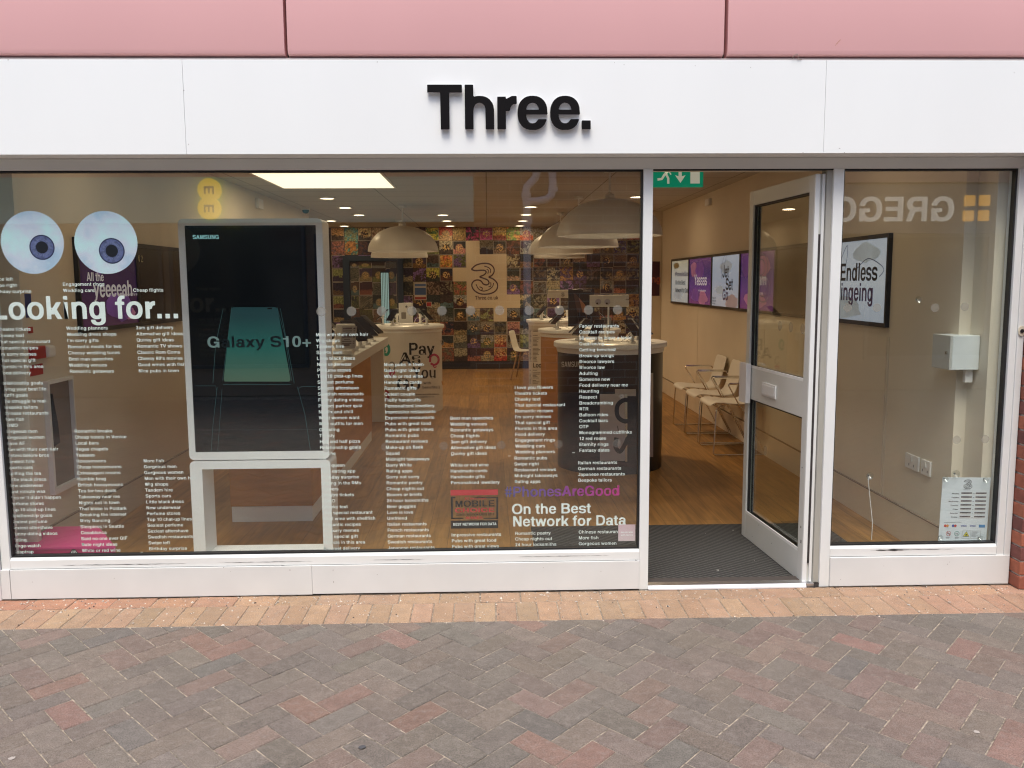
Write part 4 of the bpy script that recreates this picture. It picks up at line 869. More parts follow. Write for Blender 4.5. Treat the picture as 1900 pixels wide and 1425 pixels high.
OV = {(0, 0): ((.55, .33, .12), (.08, .05, .03), .5), (0, 1): ((.08, .32, .33), (.25, .30, .15), .2), (0, 2): ((.6, .5, .25), (.05, .04, .03), .8), (0, 3): ((.5, .42, .28), (.2, .1, .06), .2), (0, 7): ((.55, .5, .08), (.1, .2, .05), .3), (0, 8): ((.55, .12, .07), (.5, .35, .2), .8), (0, 9): ((.42, .30, .10), (.35, .22, .08), .5), (0, 10): ((.45, .05, .16), (.02, .02, .02), .2), (0, 11): ((.25, .03, .12), (.5, .08, .25), .9), (0, 12): ((.55, .40, .12), (.3, .08, .05), .5), (0, 13): ((.2, .32, .06), (.6, .3, .1), .2), (0, 14): ((.35, .34, .30), (.55, .14, .06), .9), (0, 17): ((.5, .40, .22), (.12, .08, .05), .3), (1, 0): ((.35, .14, .10), (.12, .08, .10), .2), (1, 1): ((.07, .22, .18), (.45, .2, .05), .3), (1, 9): ((.02, .02, .02), (.50, .22, .18), .9), (1, 15): ((.06, .05, .1), (.55, .15, .12), .8), (1, 21): ((.08, .09, .35), (.3, .3, .25), .3), (7, 2): ((.3, .28, .25), (.4, .25, .1), .6), (8, 12): ((.45, .3, .15), (.35, .06, .04), .9), (9, 12): ((.45, .25, .1), (.4, .05, .03), .8), (8, 14): ((.32, .34, .12), (.12, .16, .06), .5), (9, 15): ((.4, .36, .12), (.2, .16, .08), .5), (7, 13): ((.42, .20, .16), (.12, .05, .08), .5), (2, 8): ((.5, .30, .05), (.45, .12, .04), .2), (3, 7): ((.45, .42, .08), (.03, .03, .02), .8), (2, 10): ((.03, .05, .03), (.5, .03, .06), .8)}
cells = []
for r_ in range(10):
    for c_ in range(23):
        if (r_ == 1 and c_ == 10) or (r_ in (2, 4) and 10 <= c_ <= 12) or (r_ == 3 and 9 <= c_ <= 12) or (r_ == 5 and 10 <= c_ <= 13) or (r_ == 6 and c_ == 12): continue
        cells.append((r_, c_))
b = MB(); CA, CB, CC, UW = [], [], [], []
for r_, c_ in cells:
    x0 = t0x+c_*TS+.003; z1 = TZ-r_*TS-.003; x1 = x0+TS-.006; z0 = z1-TS+.006
    b.face([(x0, 11.6595, z0), (x1, 11.6595, z0), (x1, 11.6595, z1), (x0, 11.6595, z1)])
    if (r_, c_) in OV: a, q, k = OV[(r_, c_)]
    else:
        a, q = random.choice(DARKS), random.choice(LIGHTS)
        if random.random() < .4: a, q = q, a
        if random.random() < .25: q = tuple(v*.5 for v in random.choice(LIGHTS))
        f_ = random.uniform(.35, 1.15)*(1.3 if r_ == 0 else 1); a = tuple(v*f_ for v in a); q = tuple(v*f_ for v in q); k = random.random()
    sd_ = random.random(); fr_ = random.random()
    for uv in ((0, 0), (1, 0), (1, 1), (0, 1)): CA.append(a); CB.append(q); CC.append((k, sd_, fr_)); UW.append((*uv, sd_*9))
o = b.build('photo_tiles', muralmat(), mural); me = o.data
for nm, dat in (('ca', CA), ('cb', CB), ('cc', CC), ('uvw', UW)):
    at_ = me.attributes.new(nm, 'FLOAT_VECTOR', 'CORNER'); at_.data.foreach_set("vector", [v for p in dat for v in p])
CRM = mat('logo_cream', (.74, .62, .44), .45, var=.04, scale=2)
b = MB()
for q in ((1, 10, 1, 10), (2, 10, 2, 12), (3, 9, 3, 12), (4, 10, 4, 12), (5, 10, 5, 13), (6, 12, 6, 12)):
    b.box(t0x+q[1]*TS-.001, 11.6585, TZ-(q[2]+1)*TS-.001, t0x+(q[3]+1)*TS+.001, 11.6615, TZ-q[0]*TS+.0)
b.build('blank_panel', CRM, mural)
b = MB(); LG = mat('emblem_dark', (.07, .03, .05), .4); A = onY(874, 546, 11.655); B_ = onY(926, 488, 11.655); s_ = B_.z-A.z
fx = plane((A.x, 11.656, A.z), (1, 0, 0), (0, 0, 1)); emblem(b, lambda x, y: fx(x*(B_.x-A.x)/s_, y), s_)
fit(b, "Three.co.uk", 882, 924, 556, 549, 11.656); b.build('emblem', LG, mural)

# staff door in the rear wall
NAVY = mat('navy_paint', (.02, .035, .06), .4)
sd_ = thing('staff_door', 'staff door covered with dim photo tiles in a navy frame with a tall vision panel', 'door', (-2.07, 11.6, 0))
b = MB(); b.box(-2.62, 11.59, .0, -2.50, 11.657, 2.09); b.box(-1.64, 11.59, 0, -1.53, 11.657, 2.09); b.box(-2.4995, 11.59, 1.99, -1.6405, 11.657, 2.09); b.build('door_frame', NAVY, sd_, bevel=.003)
b = MB(); b.box(-2.4995, 11.63, .005, -1.6405, 11.657, 1.9895); b.build('door_leaf', mat('dark_leaf', (.03, .025, .022), .5), sd_)
b = MB(); CA, CB, CC, UW = [], [], [], []
for r_ in range(2, 10):
    for c_ in range(1, 5):
        x0 = max(t0x+c_*TS+.003, -2.49); x1 = min(t0x+(c_+1)*TS-.003, -1.65); z1 = min(TZ-r_*TS-.003, 1.98); z0 = TZ-(r_+1)*TS+.003
        if x1-x0 < .03 or z1-z0 < .03: continue
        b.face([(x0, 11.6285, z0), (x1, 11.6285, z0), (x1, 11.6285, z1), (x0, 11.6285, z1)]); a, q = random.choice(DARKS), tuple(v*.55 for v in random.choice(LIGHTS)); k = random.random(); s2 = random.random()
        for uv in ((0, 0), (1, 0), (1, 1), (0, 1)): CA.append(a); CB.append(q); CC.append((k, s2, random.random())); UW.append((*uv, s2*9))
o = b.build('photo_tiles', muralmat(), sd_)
for nm, dat in (('ca', CA), ('cb', CB), ('cc', CC), ('uvw', UW)):
    at_ = o.data.attributes.new(nm, 'FLOAT_VECTOR', 'CORNER'); at_.data.foreach_set("vector", [v for p in dat for v in p])
BLIND = mat('lit_blind', (.20, .30, .29), .5, emit=.5, var=0)
b = MB(); b.box(-1.945, 11.615, .60, -1.79, 11.6275, 1.80, 1)
for k in range(5): b.box(-1.935+k*.029, 11.612, .62, -1.935+k*.029+.021, 11.6145, 1.78, 0)
b.build('vision_panel', [BLIND, BLK], sd_)
# notices next to the staff door
def notice(nm, lab, cat, x0, y0, x1, y1, bands):
    A = onY(x0, y1, 11.65); B = onY(x1, y0, 11.65); b = MB(); b.box(A.x, 11.651, A.z, B.x, 11.6575, B.z, 0); ms = [mat('notice_paper', (.55, .48, .40), .5)]
    for i, (f0, f1, c) in enumerate(bands):
        ms.append(mat(nm+'_ink_%d' % i, c, .5)); h_ = B.z-A.z; b.box(A.x+.01, 11.648, A.z+h_*f0, B.x-.01, 11.6505, A.z+h_*f1, i+1)
    o = b.build(nm, ms); tag(o, lab, cat)
notice('fire_notice', 'blue and red fire action notice beside the staff door', 'notice', 769, 524, 791, 557, [(.04, .18, (.3, .04, .04)), (.30, .70, (.05, .10, .25)), (.78, .92, (.08, .14, .3))])
notice('alarm_notice', 'small red alarm notice below and right of the fire action notice', 'notice', 791, 560, 801, 569, [(.1, .9, (.4, .03, .03))])
# ================================================================== THINGS IN THE SHOP
ex = thing('exit_sign', 'green emergency exit sign with running man, arrow and door just inside the doorway', 'exit sign', (1.015, .3, 2.15))
GRN = mat('exit_green', (.0, .19, .10), .4, emit=.35, var=0); EXW = mat('exit_white', (.62, .62, .50), .4, emit=.2, var=0)
b = MB(); b.box(.872, .30, 2.094, 1.149, .325, 2.245); b.build('sign_box', GRN, ex, bevel=.002)
b = MB(); ey = .2975; fE = lambda x, y: (x, ey, y)
def EP(px, py): p = onY(px, py, ey); return (p.x, p.z)
for pts in ([(1259, 308), (1265, 308), (1265, 327), (1272, 325), (1262.5, 339.5), (1252.5, 325), (1259, 327)],): b.face([fE(*EP(x, y)) for x, y in pts])
b.face([fE(*EP(x, y)) for x, y in ((1281, 312), (1298.5, 312), (1298.5, 340.5), (1281, 340.5))])
for pth, wd in (([(1241, 316), (1233, 324), (1228, 332), (1220, 333)], .013), ([(1236, 323), (1240, 331), (1240, 341)], .012), ([(1239, 316), (1235, 321)], .017), ([(1233, 318), (1242, 319), (1245, 324)], .007), ([(1240, 315), (1231, 314)], .007)):
    strokes(b, [EP(*p) for p in pth], wd, fE)
c = EP(1243, 309); disc(b, (c[0], ey, c[1]), .014, *XZ)
b.build('pictogram', EXW, ex)
b = MB(); b.box(.91, .31, 2.2455, .914, .314, CZ-.001); b.box(1.11, .31, 2.2455, 1.114, .314, CZ-.001); b.build('hanger', CHROME, ex)

# ---- tall screen stand behind the window
kk = thing('screen_stand', 'tall white rounded stand with a black advertising screen showing a phone', 'display stand', (-1.296, .6, 0))
KW = mat('stand_white', (.87, .88, .87), .3, var=.015)
KX0, KX1, KY0, KY1 = -1.687, -.902, .5, .70
b = MB(); o_1 = roundrect(KX0, .612, KX1, 1.953, .028, 6); i_1 = roundrect(-1.652, .657, -.938, 1.916, .003, 6); ringprism(b, o_1, i_1, KY0, KY0+.03)
b.prism(o_1, KY0+.0305, KY1, 'Y'); b.build('screen_housing', KW, kk, bevel=.009, segs=4)
SCRM = mat('screen_black', (.004, .0055, .006), .06, var=0, spec=.5)
b = MB(); b.prism(roundrect(-1.652, .657, -.938, 1.916, .003, 6), KY0+.006, KY0+.029, 'Y'); scn = b.build('screen', SCRM, kk)
SY = KY0+.0052
def SP(x, y): p = onY(x, y, SY); return Vector((p.x, SY, p.z))
b = MB(); fit(b, "SAMSUNG", 358, 406, 443.5, 436, SY, 0); b.build('screen_lettering', mat('screen_text', (.20, .42, .45), .5, emit=.5, var=0), scn)
PH = gradmat('phone_glow', [(.10, .13, .07), (.065, .12, .085), (.02, .11, .095), (.02, .06, .065)], 2, .90, 1.42, .10, .24)
b = MB(); b.face([SP(*p) for p in ((433, 570), (511, 570), (515, 573), (539, 704), (537, 708), (417, 708), (415, 704), (429, 573))])
b.build('phone_picture', PH, scn)
b = MB(); SY2 = SY-.0006
def sline(pts, wd, m=0): strokes(b, [(onY(x, y, SY2).x, onY(x, y, SY2).z) for x, y in pts], wd, lambda x, y: (x, SY2, y), m)
sline([(414, 573), (400, 640), (395, 711)], .002); sline([(520, 572), (533, 640), (546, 711)], .002); sline([(430, 569), (426, 600), (413, 706)], .0016); sline([(514, 570), (528, 620), (541, 706)], .0016); sline([(412, 711), (542, 711)], .004, 1); sline([(414, 713), (540, 713)], .0022); sline([(403, 718), (395, 790), (392, 836)], .0018); sline([(412, 722), (404, 836)], .0015); sline([(552, 718), (566, 770), (576, 836)], .0018)
sline([(362, 716), (400, 716), (402, 724)], .0016); sline([(552, 722), (560, 717), (586, 717)], .0016); sline([(355, 798), (588, 797)], .0022, 2); sline([(496, 572.5), (505, 572.5)], .007, 1)
b.build('screen_linework', [mat('dim_teal', (.035, .10, .105), .3, emit=.25, var=0), mat('screen_dark', (.002, .003, .003), .2, var=0), mat('dim_grey', (.025, .03, .035), .3, emit=.1, var=0)], scn)
b = MB(); SY3 = SY-.0012
x0s, x1s = 384, 579; p0 = onY(384, 645, SY3); em = (onY(384, 624.5, SY3).z-p0.z)/.72; sx_ = (onY(579, 645, SY3).x-p0.x)/(em*twidth("Galaxy S10+"))
pen = 0
for ch in "Galaxy S10+":
    wdt = .278 if ch == ' ' else GL[ch][0]; xc = (p0.x+(pen+wdt/2)*em*sx_); pxx = 384+(pen+wdt/2)/twidth("Galaxy S10+")*195; inside = 418 < pxx < 522
    if ch != ' ': text(b, ch, plane((p0.x+pen*em*sx_, SY3, p0.z), *XZ), em, sx_, 0, 1 if inside else 0)
    pen += wdt
b.build('screen_lettering', [mat('teal_text', (.17, .26, .255), .4, emit=.2, var=0), mat('navy_text', (.004, .015, .02), .3, var=0)], scn)
b = MB(); o_2 = roundrect(KX0-.001, .0, KX1+.004, .606, .028, 6); i_2 = roundrect(-1.620, .055, -.952, .559, .004, 6); ringprism(b, o_2, i_2, KY0, KY1); b.build('base_frame', KW, kk, bevel=.006, segs=3)

# ---- counter on the left
ct = thing('sales_counter', 'long white-topped counter with oak sides along the left of the shop', 'counter', (-1.46, 2.9, 0))
b = MB(); b.box(-1.735, 1.40, 0, -1.195, 4.42, .108); b.build('plinth', KW, ct, bevel=.002)
b = MB(); b.box(-1.740, 1.395, .1085, -1.188, 4.43, .879); b.build('oak_body', OAKP, ct, bevel=.002)
b = MB(); b.box(-1.75, 1.38, .8795, -1.155, 5.72, .972); b.build('counter_top', KW, ct, bevel=.004)
b = MB(); b.box(-1.74, 5.60, 0, -1.20, 5.70, .879); b.build('end_panel', KW, ct, bevel=.002)

# leaflet holder and price leaflets on counter
lf = thing('leaflet_holder', 'white leaflet holder with printed sheets on the near part of the counter', 'leaflet holder', (-1.33, 3.05, .972))
def obox(b, c, ux, uy, uz, sx, sy, sz, m=0):
    c = Vector(c); k = len(b.v)
    for dz in (0, 1):
        for ax, ay in ((-.5, -.5), (.5, -.5), (.5, .5), (-.5, .5)): b.v.append(tuple(c+Vector(ux)*sx*ax+Vector(uy)*sy*ay+Vector(uz)*sz*dz))
    for f in ((0,3,2,1),(4,5,6,7),(0,1,5,4),(1,2,6,5),(2,3,7,6),(3,0,4,7)): b.f.append([k+i for i in f]); b.m.append(m); b.c.append(None)
c_, s_n = math.cos(rad(18)), math.sin(rad(18))
b = MB(); obox(b, (-1.26, 3.3, .973), (1, 0, 0), (0, 1, 0), (0, s_n, c_), .17, .05, .28); obox(b, (-1.26, 3.23, .973), (1, 0, 0), (0, 1, 0), (0, 0, 1), .17, .11, .05); b.build('holder_body', WPL, lf, bevel=.012)
b = MB()
for k, (x, a) in enumerate(((-1.22, 10), (-1.20, 14))):
    ca_, sa_ = math.cos(rad(a)), math.sin(rad(a)); obox(b, (x, 3.16+k*.02, 1.04), (.97, .2, 0), (0, 1, 0), (sa_*.3, sa_, ca_), .10, .002, .19)
lo = b.build('leaflet', mat('leaflet_paper', (.5, .47, .45), .5, var=.1, scale=30), lf)
b = MB()
for k, (x, a) in enumerate(((-1.22, 10), (-1.20, 14))):
    ca_, sa_ = math.cos(rad(a)), math.sin(rad(a))
    for q in range(9): hh = .02+q*.018; obox(b, (x+sa_*.3*hh, 3.157+k*.02+sa_*hh, 1.04+ca_*hh), (.97, .2, 0), (0, 1, 0), (0, 0, 1), .08 if q % 3 else .05, .001, .007 if q % 4 else .014)
b.build('leaflet_print', mat('print_dim', (.16, .12, .13), .5), lo)
b = MB()
for k in range(4): x = -1.42+.05*k; y = 2.55+.12*k; obox(b, (x, y, .9725+.0005*k), (.95, .3, 0), (-.3, .95, 0), (0, 0, 1), .15, .21, .001)
tag(b.build('price_leaflet', mat('leaflet_print', (.42, .38, .36), .5, var=.5, scale=25)), 'printed price leaflets lying flat on the counter edge', 'leaflets')

# ---- display phones
ph0 = thing('display_phone', 'placeholder', 'phone', (0, 0, 0), 'phones on security stands')
b = MB(); b.box(-.022, -.018, 0, .022, .018, .012); b.box(-.011, -.008, .012, .011, .008, .085); obox(b, (0, .004, .08), (1, 0, 0), (0, .7, .7), (0, -.7, .7), .03, .05, .012); b.build('stand', WPL, ph0, local=True, bevel=.002)
b = MB(); t_ = rad(42); obox(b, (0, .0, .10), (1, 0, 0), (0, math.cos(t_), math.sin(t_)), (0, -math.sin(t_), math.cos(t_)), .075, .155, .008); b.build('handset', BLK, ph0, local=True, bevel=.003)
b = MB(); obox(b, (0, -.0085*math.sin(t_), .10+.0085*math.cos(t_)), (1, 0, 0), (0, math.cos(t_), math.sin(t_)), (0, -math.sin(t_), math.cos(t_)), .068, .145, .0006); b.build('phone_screen', mat('phone_screen', (.01, .012, .02), .12), ph0, local=True)
b = MB(); b.tube([(0, .01, .07), (.02, .05, .05), (.01, .09, .02), (0, .12, .002)], .0022, 6); b.build('security_cable', WPL, ph0, local=True, smooth=True)
used = [0]
def phone(x, y, z, rz, lab, sc_=1.0):
    t = ph0 if used[0] == 0 else copy_tree(ph0); used[0] = 1
    t.location = (x, y, z); t.rotation_euler = (0, 0, rad(rz)); t.scale = (sc_,)*3; t['label'] = lab; return t

# ---- round display plinths
def plinth(nm, lab, cx, cy, r_, h_, bodym, topm=KW):
    t = thing(nm, lab, 'display plinth', (cx, cy, 0))
    b = MB(); b.lathe([(r_, .0), (r_, h_-.085)], cx, cy, 64); b.build('body', bodym, t, smooth=True)
    b = MB(); b.lathe([(r_+.005, h_-.0845), (r_+.012, h_-.05), (r_+.012, h_-.0455)], cx, cy, 64); b.build('collar', topm, t, smooth=True)
    b = MB(); b.lathe([(r_+.025, h_-.045), (r_+.034, h_-.038), (r_+.034, h_-.006), (r_+.028, h_)], cx, cy, 64); b.build('round_top', topm, t, smooth=True, seams=50); return t
PB = mat('plinth_black', (.018, .018, .02), .28, var=.03); PWH = mat('plinth_white', (.66, .62, .56), .45, var=.02); POAK = OAKP
CYL = [(-1.015, 6.60, .435, 1.075), (1.062, 3.14, .455, 1.085), (1.07, 5.75, .45, 1.055), (1.06, 8.55, .45, 1.045)]
pl1 = plinth('round_plinth', 'white round plinth lettered Pay As You Go with pink lip prints', *CYL[0], PWH)
pl2 = plinth('round_plinth', 'black round plinth with white top nearest the doorway', *CYL[1], PB)
pl3 = plinth('round_plinth', 'oak round plinth with white top behind the black one', *CYL[2], POAK)
pl4 = plinth('round_plinth', 'white round plinth wrapped in newspaper-like columns of text at the back', *CYL[3], PWH)
def oncyl(k, off=.0012):
    cx, cy, r_, h_ = CYL[k]; rr = r_+off
    def f(p):
        d = p-CAM; a = d.x**2+d.y**2; ex_, ey_ = CAM.x-cx, CAM.y-cy; bq = 2*(d.x*ex_+d.y*ey_); c = ex_**2+ey_**2-rr**2; q = max(bq*bq-4*a*c, 0); t = (-bq-math.sqrt(q))/(2*a); return CAM+d*t
    return f
def cyltext(b, s, x0, x1, yb, yt, k, m=0, track=-.01, off=.0012):
    cx, cy, r_, h_ = CYL[k]; Yf = cy-r_; f = oncyl(k, off); p0 = onY(x0, yb, Yf); p1 = onY(x1, yb, Yf); em = (onY(x0, yt, Yf).z-p0.z)/.72; sx = (p1.x-p0.x)/(em*(twidth(s, track)-.1))
    pl = plane((p0.x-.06*em*sx, Yf, p0.z), *XZ); text(b, s, lambda x, y: f(pl(x, y)), em, sx, track, m)
INK = mat('print_black', (.02, .018, .018), .5); GREYI = mat('print_grey', (.16, .15, .14), .5); LIP = mat('print_pink', (.45, .05, .12), .5); TEAL = mat('print_teal', (.03, .28, .20), .5); LREDI = mat('print_red', (.40, .05, .05), .5)
b = MB(); cyltext(b, "Pay", 759, 806, 658.5, 636, 0); cyltext(b, "As", 742, 780, 675, 654, 0); cyltext(b, "You", 767, 809, 702, 681, 0); cyltext(b, "Go", 737, 780, 723, 702, 0)
cyltext(b, "with", 786, 800, 713, 708, 0, 1); cyltext(b, "benefits:)", 784, 816, 721, 716, 0, 1); cyltext(b, "Pay less and pick a phone", 768, 815, 733, 730, 0, 1); cyltext(b, "you upgrade on us", 772, 806, 737.5, 735, 0, 1)
b.build('lettering', [INK, GREYI], pl1)
b = MB(); fc = oncyl(0, .001)
def blob(pts, wd, m): strokes(b, [(x, y) for x, y in smoothpath(pts, 5)], wd, lambda x, y: fc(onY(x, y, CYL[0][1]-CYL[0][2])), m)
blob([(798, 672), (799, 662), (806, 658), (813, 663), (813, 672), (806, 677), (799, 674)], 4, 0); blob([(804, 678), (806, 682), (810, 680)], 2, 0)
blob([(722, 688), (726, 698), (732, 690), (724, 692)], 3, 0); blob([(707, 735), (712, 726), (719, 728), (720, 738), (714, 742)], 5, 3); blob([(715, 739), (717, 744)], 4, 3)
blob([(710, 655), (718, 658), (722, 650), (719, 640), (712, 646), (714, 654)], 5, 1); blob([(818, 632), (821, 640), (823, 634), (820, 630)], 2, 2); blob([(722, 675), (728, 672), (733, 680), (728, 688), (722, 682)], 2, 2); blob([(820, 706), (822, 714)], 3, 4)
b.build('print_doodle', [LIP, TEAL, GREYI, LREDI, mat('print_orange', (.5, .25, .05), .5)], pl1)
b = MB(); cyltext(b, "SAMSUNG", 1042, 1083, 681, 671, 1, 0, .01); b.build('lettering', mat('print_silver', (.55, .53, .50), .4), pl2)
b = MB(); fc1 = oncyl(1, .0012); fc2 = oncyl(1, .002); Yq = CYL[1][1]-CYL[1][2]
def cpoly(pts, f, m):
    P = pts; cx = sum(p[0] for p in P)/len(P)
    xs = sorted(set([p[0] for p in P])); b.face([f(onY(x, y, Yq)) for x, y in P], m)
def cstrip(x0, x1, y0, y1, f, m, n=8):
    for i in range(n):
        a, c = x0+(x1-x0)*i/n, x0+(x1-x0)*(i+1)/n; b.face([f(onY(a, y1, Yq)), f(onY(c, y1, Yq)), f(onY(c, y0, Yq)), f(onY(a, y0, Yq))], m)
SILV = gradmat('phone_back', [(.42, .36, .36), (.50, .42, .36), (.50, .50, .48)], 2, .3, .85); 
cstrip(1113, 1160, 731, 855, fc1, 0); cstrip(1141, 1180, 722, 735, fc1, 0, 6); cstrip(1160, 1164, 731, 857, fc1, 1, 2); cstrip(1206, 1212, 692, 848, fc1, 0, 2)
pr_s = [(x, y) for x, y in smoothpath([(1180, 748), (1160, 742), (1146, 752), (1146, 772), (1160, 782), (1180, 776)], 4)]
strokes(b, pr_s, 8, lambda x, y: fc2(onY(x, y, Yq)), 2); strokes(b, [(1146, 795), (1180, 790)], 9, lambda x, y: fc2(onY(x, y, Yq)), 2)
strokes(b, smoothpath([(1178, 812), (1166, 812), (1160, 824), (1150, 838), (1142, 828), (1144, 812)], 4), 8, lambda x, y: fc2(onY(x, y, Yq)), 2)
strokes(b, smoothpath([(1149, 735), (1155, 733), (1156, 737), (1150, 738)], 3), 3, lambda x, y: fc2(onY(x, y, Yq)), 1)
b.build('phone_print', [SILV, CHROME, INK], pl2)
b = MB(); fc3 = oncyl(3, .002); Y3 = CYL[3][1]-CYL[3][2]
def cst3(x0, x1, y0, y1, m, n=3):
    for i in range(n):
        a, c = x0+(x1-x0)*i/n, x0+(x1-x0)*(i+1)/n; b.face([fc3(onY(a, y1, Y3)), fc3(onY(c, y1, Y3)), fc3(onY(c, y0, Y3)), fc3(onY(a, y0, Y3))], m)
y = 612
while y < 712:
    if not (671 < y < 686):
        if random.random() < .85: cst3(988.5, 988.5+random.uniform(6, 14.5), y, y+1.1, 0)
        if random.random() < .8: cst3(982.5, 982.5+random.uniform(2, 4), y, y+1.1, 0, 1)
    y += 2.4
cyltext(b, "Loc", 989, 1004, 682, 673, 3, 1, off=.003); b.build('lettering', [GREYI, INK], pl4)
# phones on plinths
names = ['pay plinth', 'black plinth', 'oak plinth', 'rear white plinth']
sides = {0: 'right', 60: 'rear right', 120: 'rear left', 180: 'left', 240: 'front left', 300: 'front right', 30: 'right rear', 90: 'rear', 150: 'left rear', 210: 'left front', 270: 'front', 330: 'right front'}
for k, angs in ((0, (60, 120, 180, 240, 330)), (1, (30, 90, 150, 210, 240, 300, 330)), (2, (0, 90, 150, 210, 270, 300)), (3, (60, 150, 210, 270))):
    cx, cy, r_, h_ = CYL[k]
    for a in angs: phone(cx+.30*math.cos(rad(a)), cy+.30*math.sin(rad(a)), h_+.0005, a+90, 'dark phone on white stand at the %s edge of the %s' % (sides[a], names[k]), 1.25)
for k, (x, y, rz, lb) in enumerate(((-1.25, 3.75, 60, 'tilted phone nearest the leaflet holder on the counter'), (-1.24, 4.1, 70, 'second tilted phone past the leaflet holder on the counter'), (-1.24, 4.5, 60, 'third tilted phone past the leaflet holder on the counter'), (-1.24, 4.95, 75, 'fourth tilted phone on the far part of the counter'), (-1.5, 4.3, 120, 'phone set back from the edge of the counter'))): phone(x, y, .9725, rz, lb, 1.8)
# signs standing on plinths
def pboard(nm, lab, cat, x0, y0, x1, y1, Y, zb, m, pole=True, px=None):
    A = onY(x0, y1, Y); B = onY(x1, y0, Y); t = thing(nm, lab, cat, ((A.x+B.x)/2, Y, zb)); b = MB(); b.box(A.x, Y-.008, A.z, B.x, Y+.008, B.z); o = b.build('panel', m, t, bevel=.003)
    if pole: b = MB(); xc = onY(px, y1, Y).x if px else (A.x+B.x)/2; b.tube([(xc, Y, zb+.001), (xc, Y, A.z)], .008); b.build('pole', WPL, t, smooth=True); b = MB(); b.lathe([(.05, zb+.001), (.05, zb+.008), (.0, zb+.009)], xc, Y, 20); b.build('foot', WPL, t)
    return t, o
t, o = pboard('counter_sign', 'white sign with two printed eyes on a pole over the black plinth', 'sign', 1094, 547, 1167, 569.5, 3.2, 1.085, mat('sign_cream', (.66, .62, .54), .4), px=1129)
b = MB()
for cx, ix in ((1110, 1108), (1127, 1126)):
    c = onY(cx, 560, 3.19); disc(b, (c.x, 3.1905, c.z), .026, *XZ, m=0); c = onY(ix, 563, 3.19); disc(b, (c.x, 3.1895, c.z), .008, *XZ, m=1)
fit(b, "more", 1161, 1167, 557, 554, 3.1902, 1); b.build('eye_print', [mat('eye_print_lilac', (.42, .38, .40), .4), INK], t)
t, o = pboard('counter_sign', 'small white sign with a little emblem on a pole over the rear white plinth', 'sign', 1016, 538, 1054, 553, 8.3, 1.045, mat('sign_cream', (.66, .62, .54), .4), px=1039)
b = MB(); A = onY(1041, 550, 8.29); s_ = onY(1041, 543, 8.29).z-A.z; emblem(b, plane((A.x, 8.2905, A.z), *XZ), s_, 0, .09); b.build('emblem', GREYI, t)
t, o = pboard('poster_board', 'dark portrait poster board with a bronze phone picture over the oak plinth', 'poster board', 1054, 536, 1103, 606, 5.6, 1.055, mat('poster_black', (.012, .01, .012), .3), pole=False)
b = MB(); P = [(1064, 543), (1068, 545), (1086, 566), (1090, 606), (1078, 604), (1068, 565)]; b.face([(onY(x, y, 5.588).x, 5.5905, onY(x, y, 5.588).z) for x, y in P], 0)
P = [(1074, 552), (1086, 566), (1090, 606), (1081, 604), (1080, 575)]; b.face([(onY(x, y, 5.588).x, 5.5895, onY(x, y, 5.588).z) for x, y in P], 1); fit(b, "SAMSUNG", 1082, 1096, 541, 538.5, 5.5905, 2)
b.build('phone_picture', [mat('bronze_dark', (.10, .05, .04), .4), mat('bronze', (.42, .18, .08), .4, var=.3), mat('print_cream', (.5, .45, .4), .5)], t)
t, o = pboard('counter_sign', 'white price card with a phone outline on the white pay plinth', 'sign', 740.5, 562, 765.5, 600, 6.75, 1.075, WPL, pole=False)
b = MB(); c = onY(754, 569, 6.739); disc(b, (c.x, 6.7395, c.z), .014, *XZ, m=0); c = onY(749, 586, 6.739); b.prism(roundrect(c.x-.03, c.z-.04, c.x+.03, c.z+.045, .008, 3), 6.7385, 6.7415, 'Y', 1); b.build('phone_print', [GREYI, mat('grey_card', (.3, .27, .24), .5)], t)

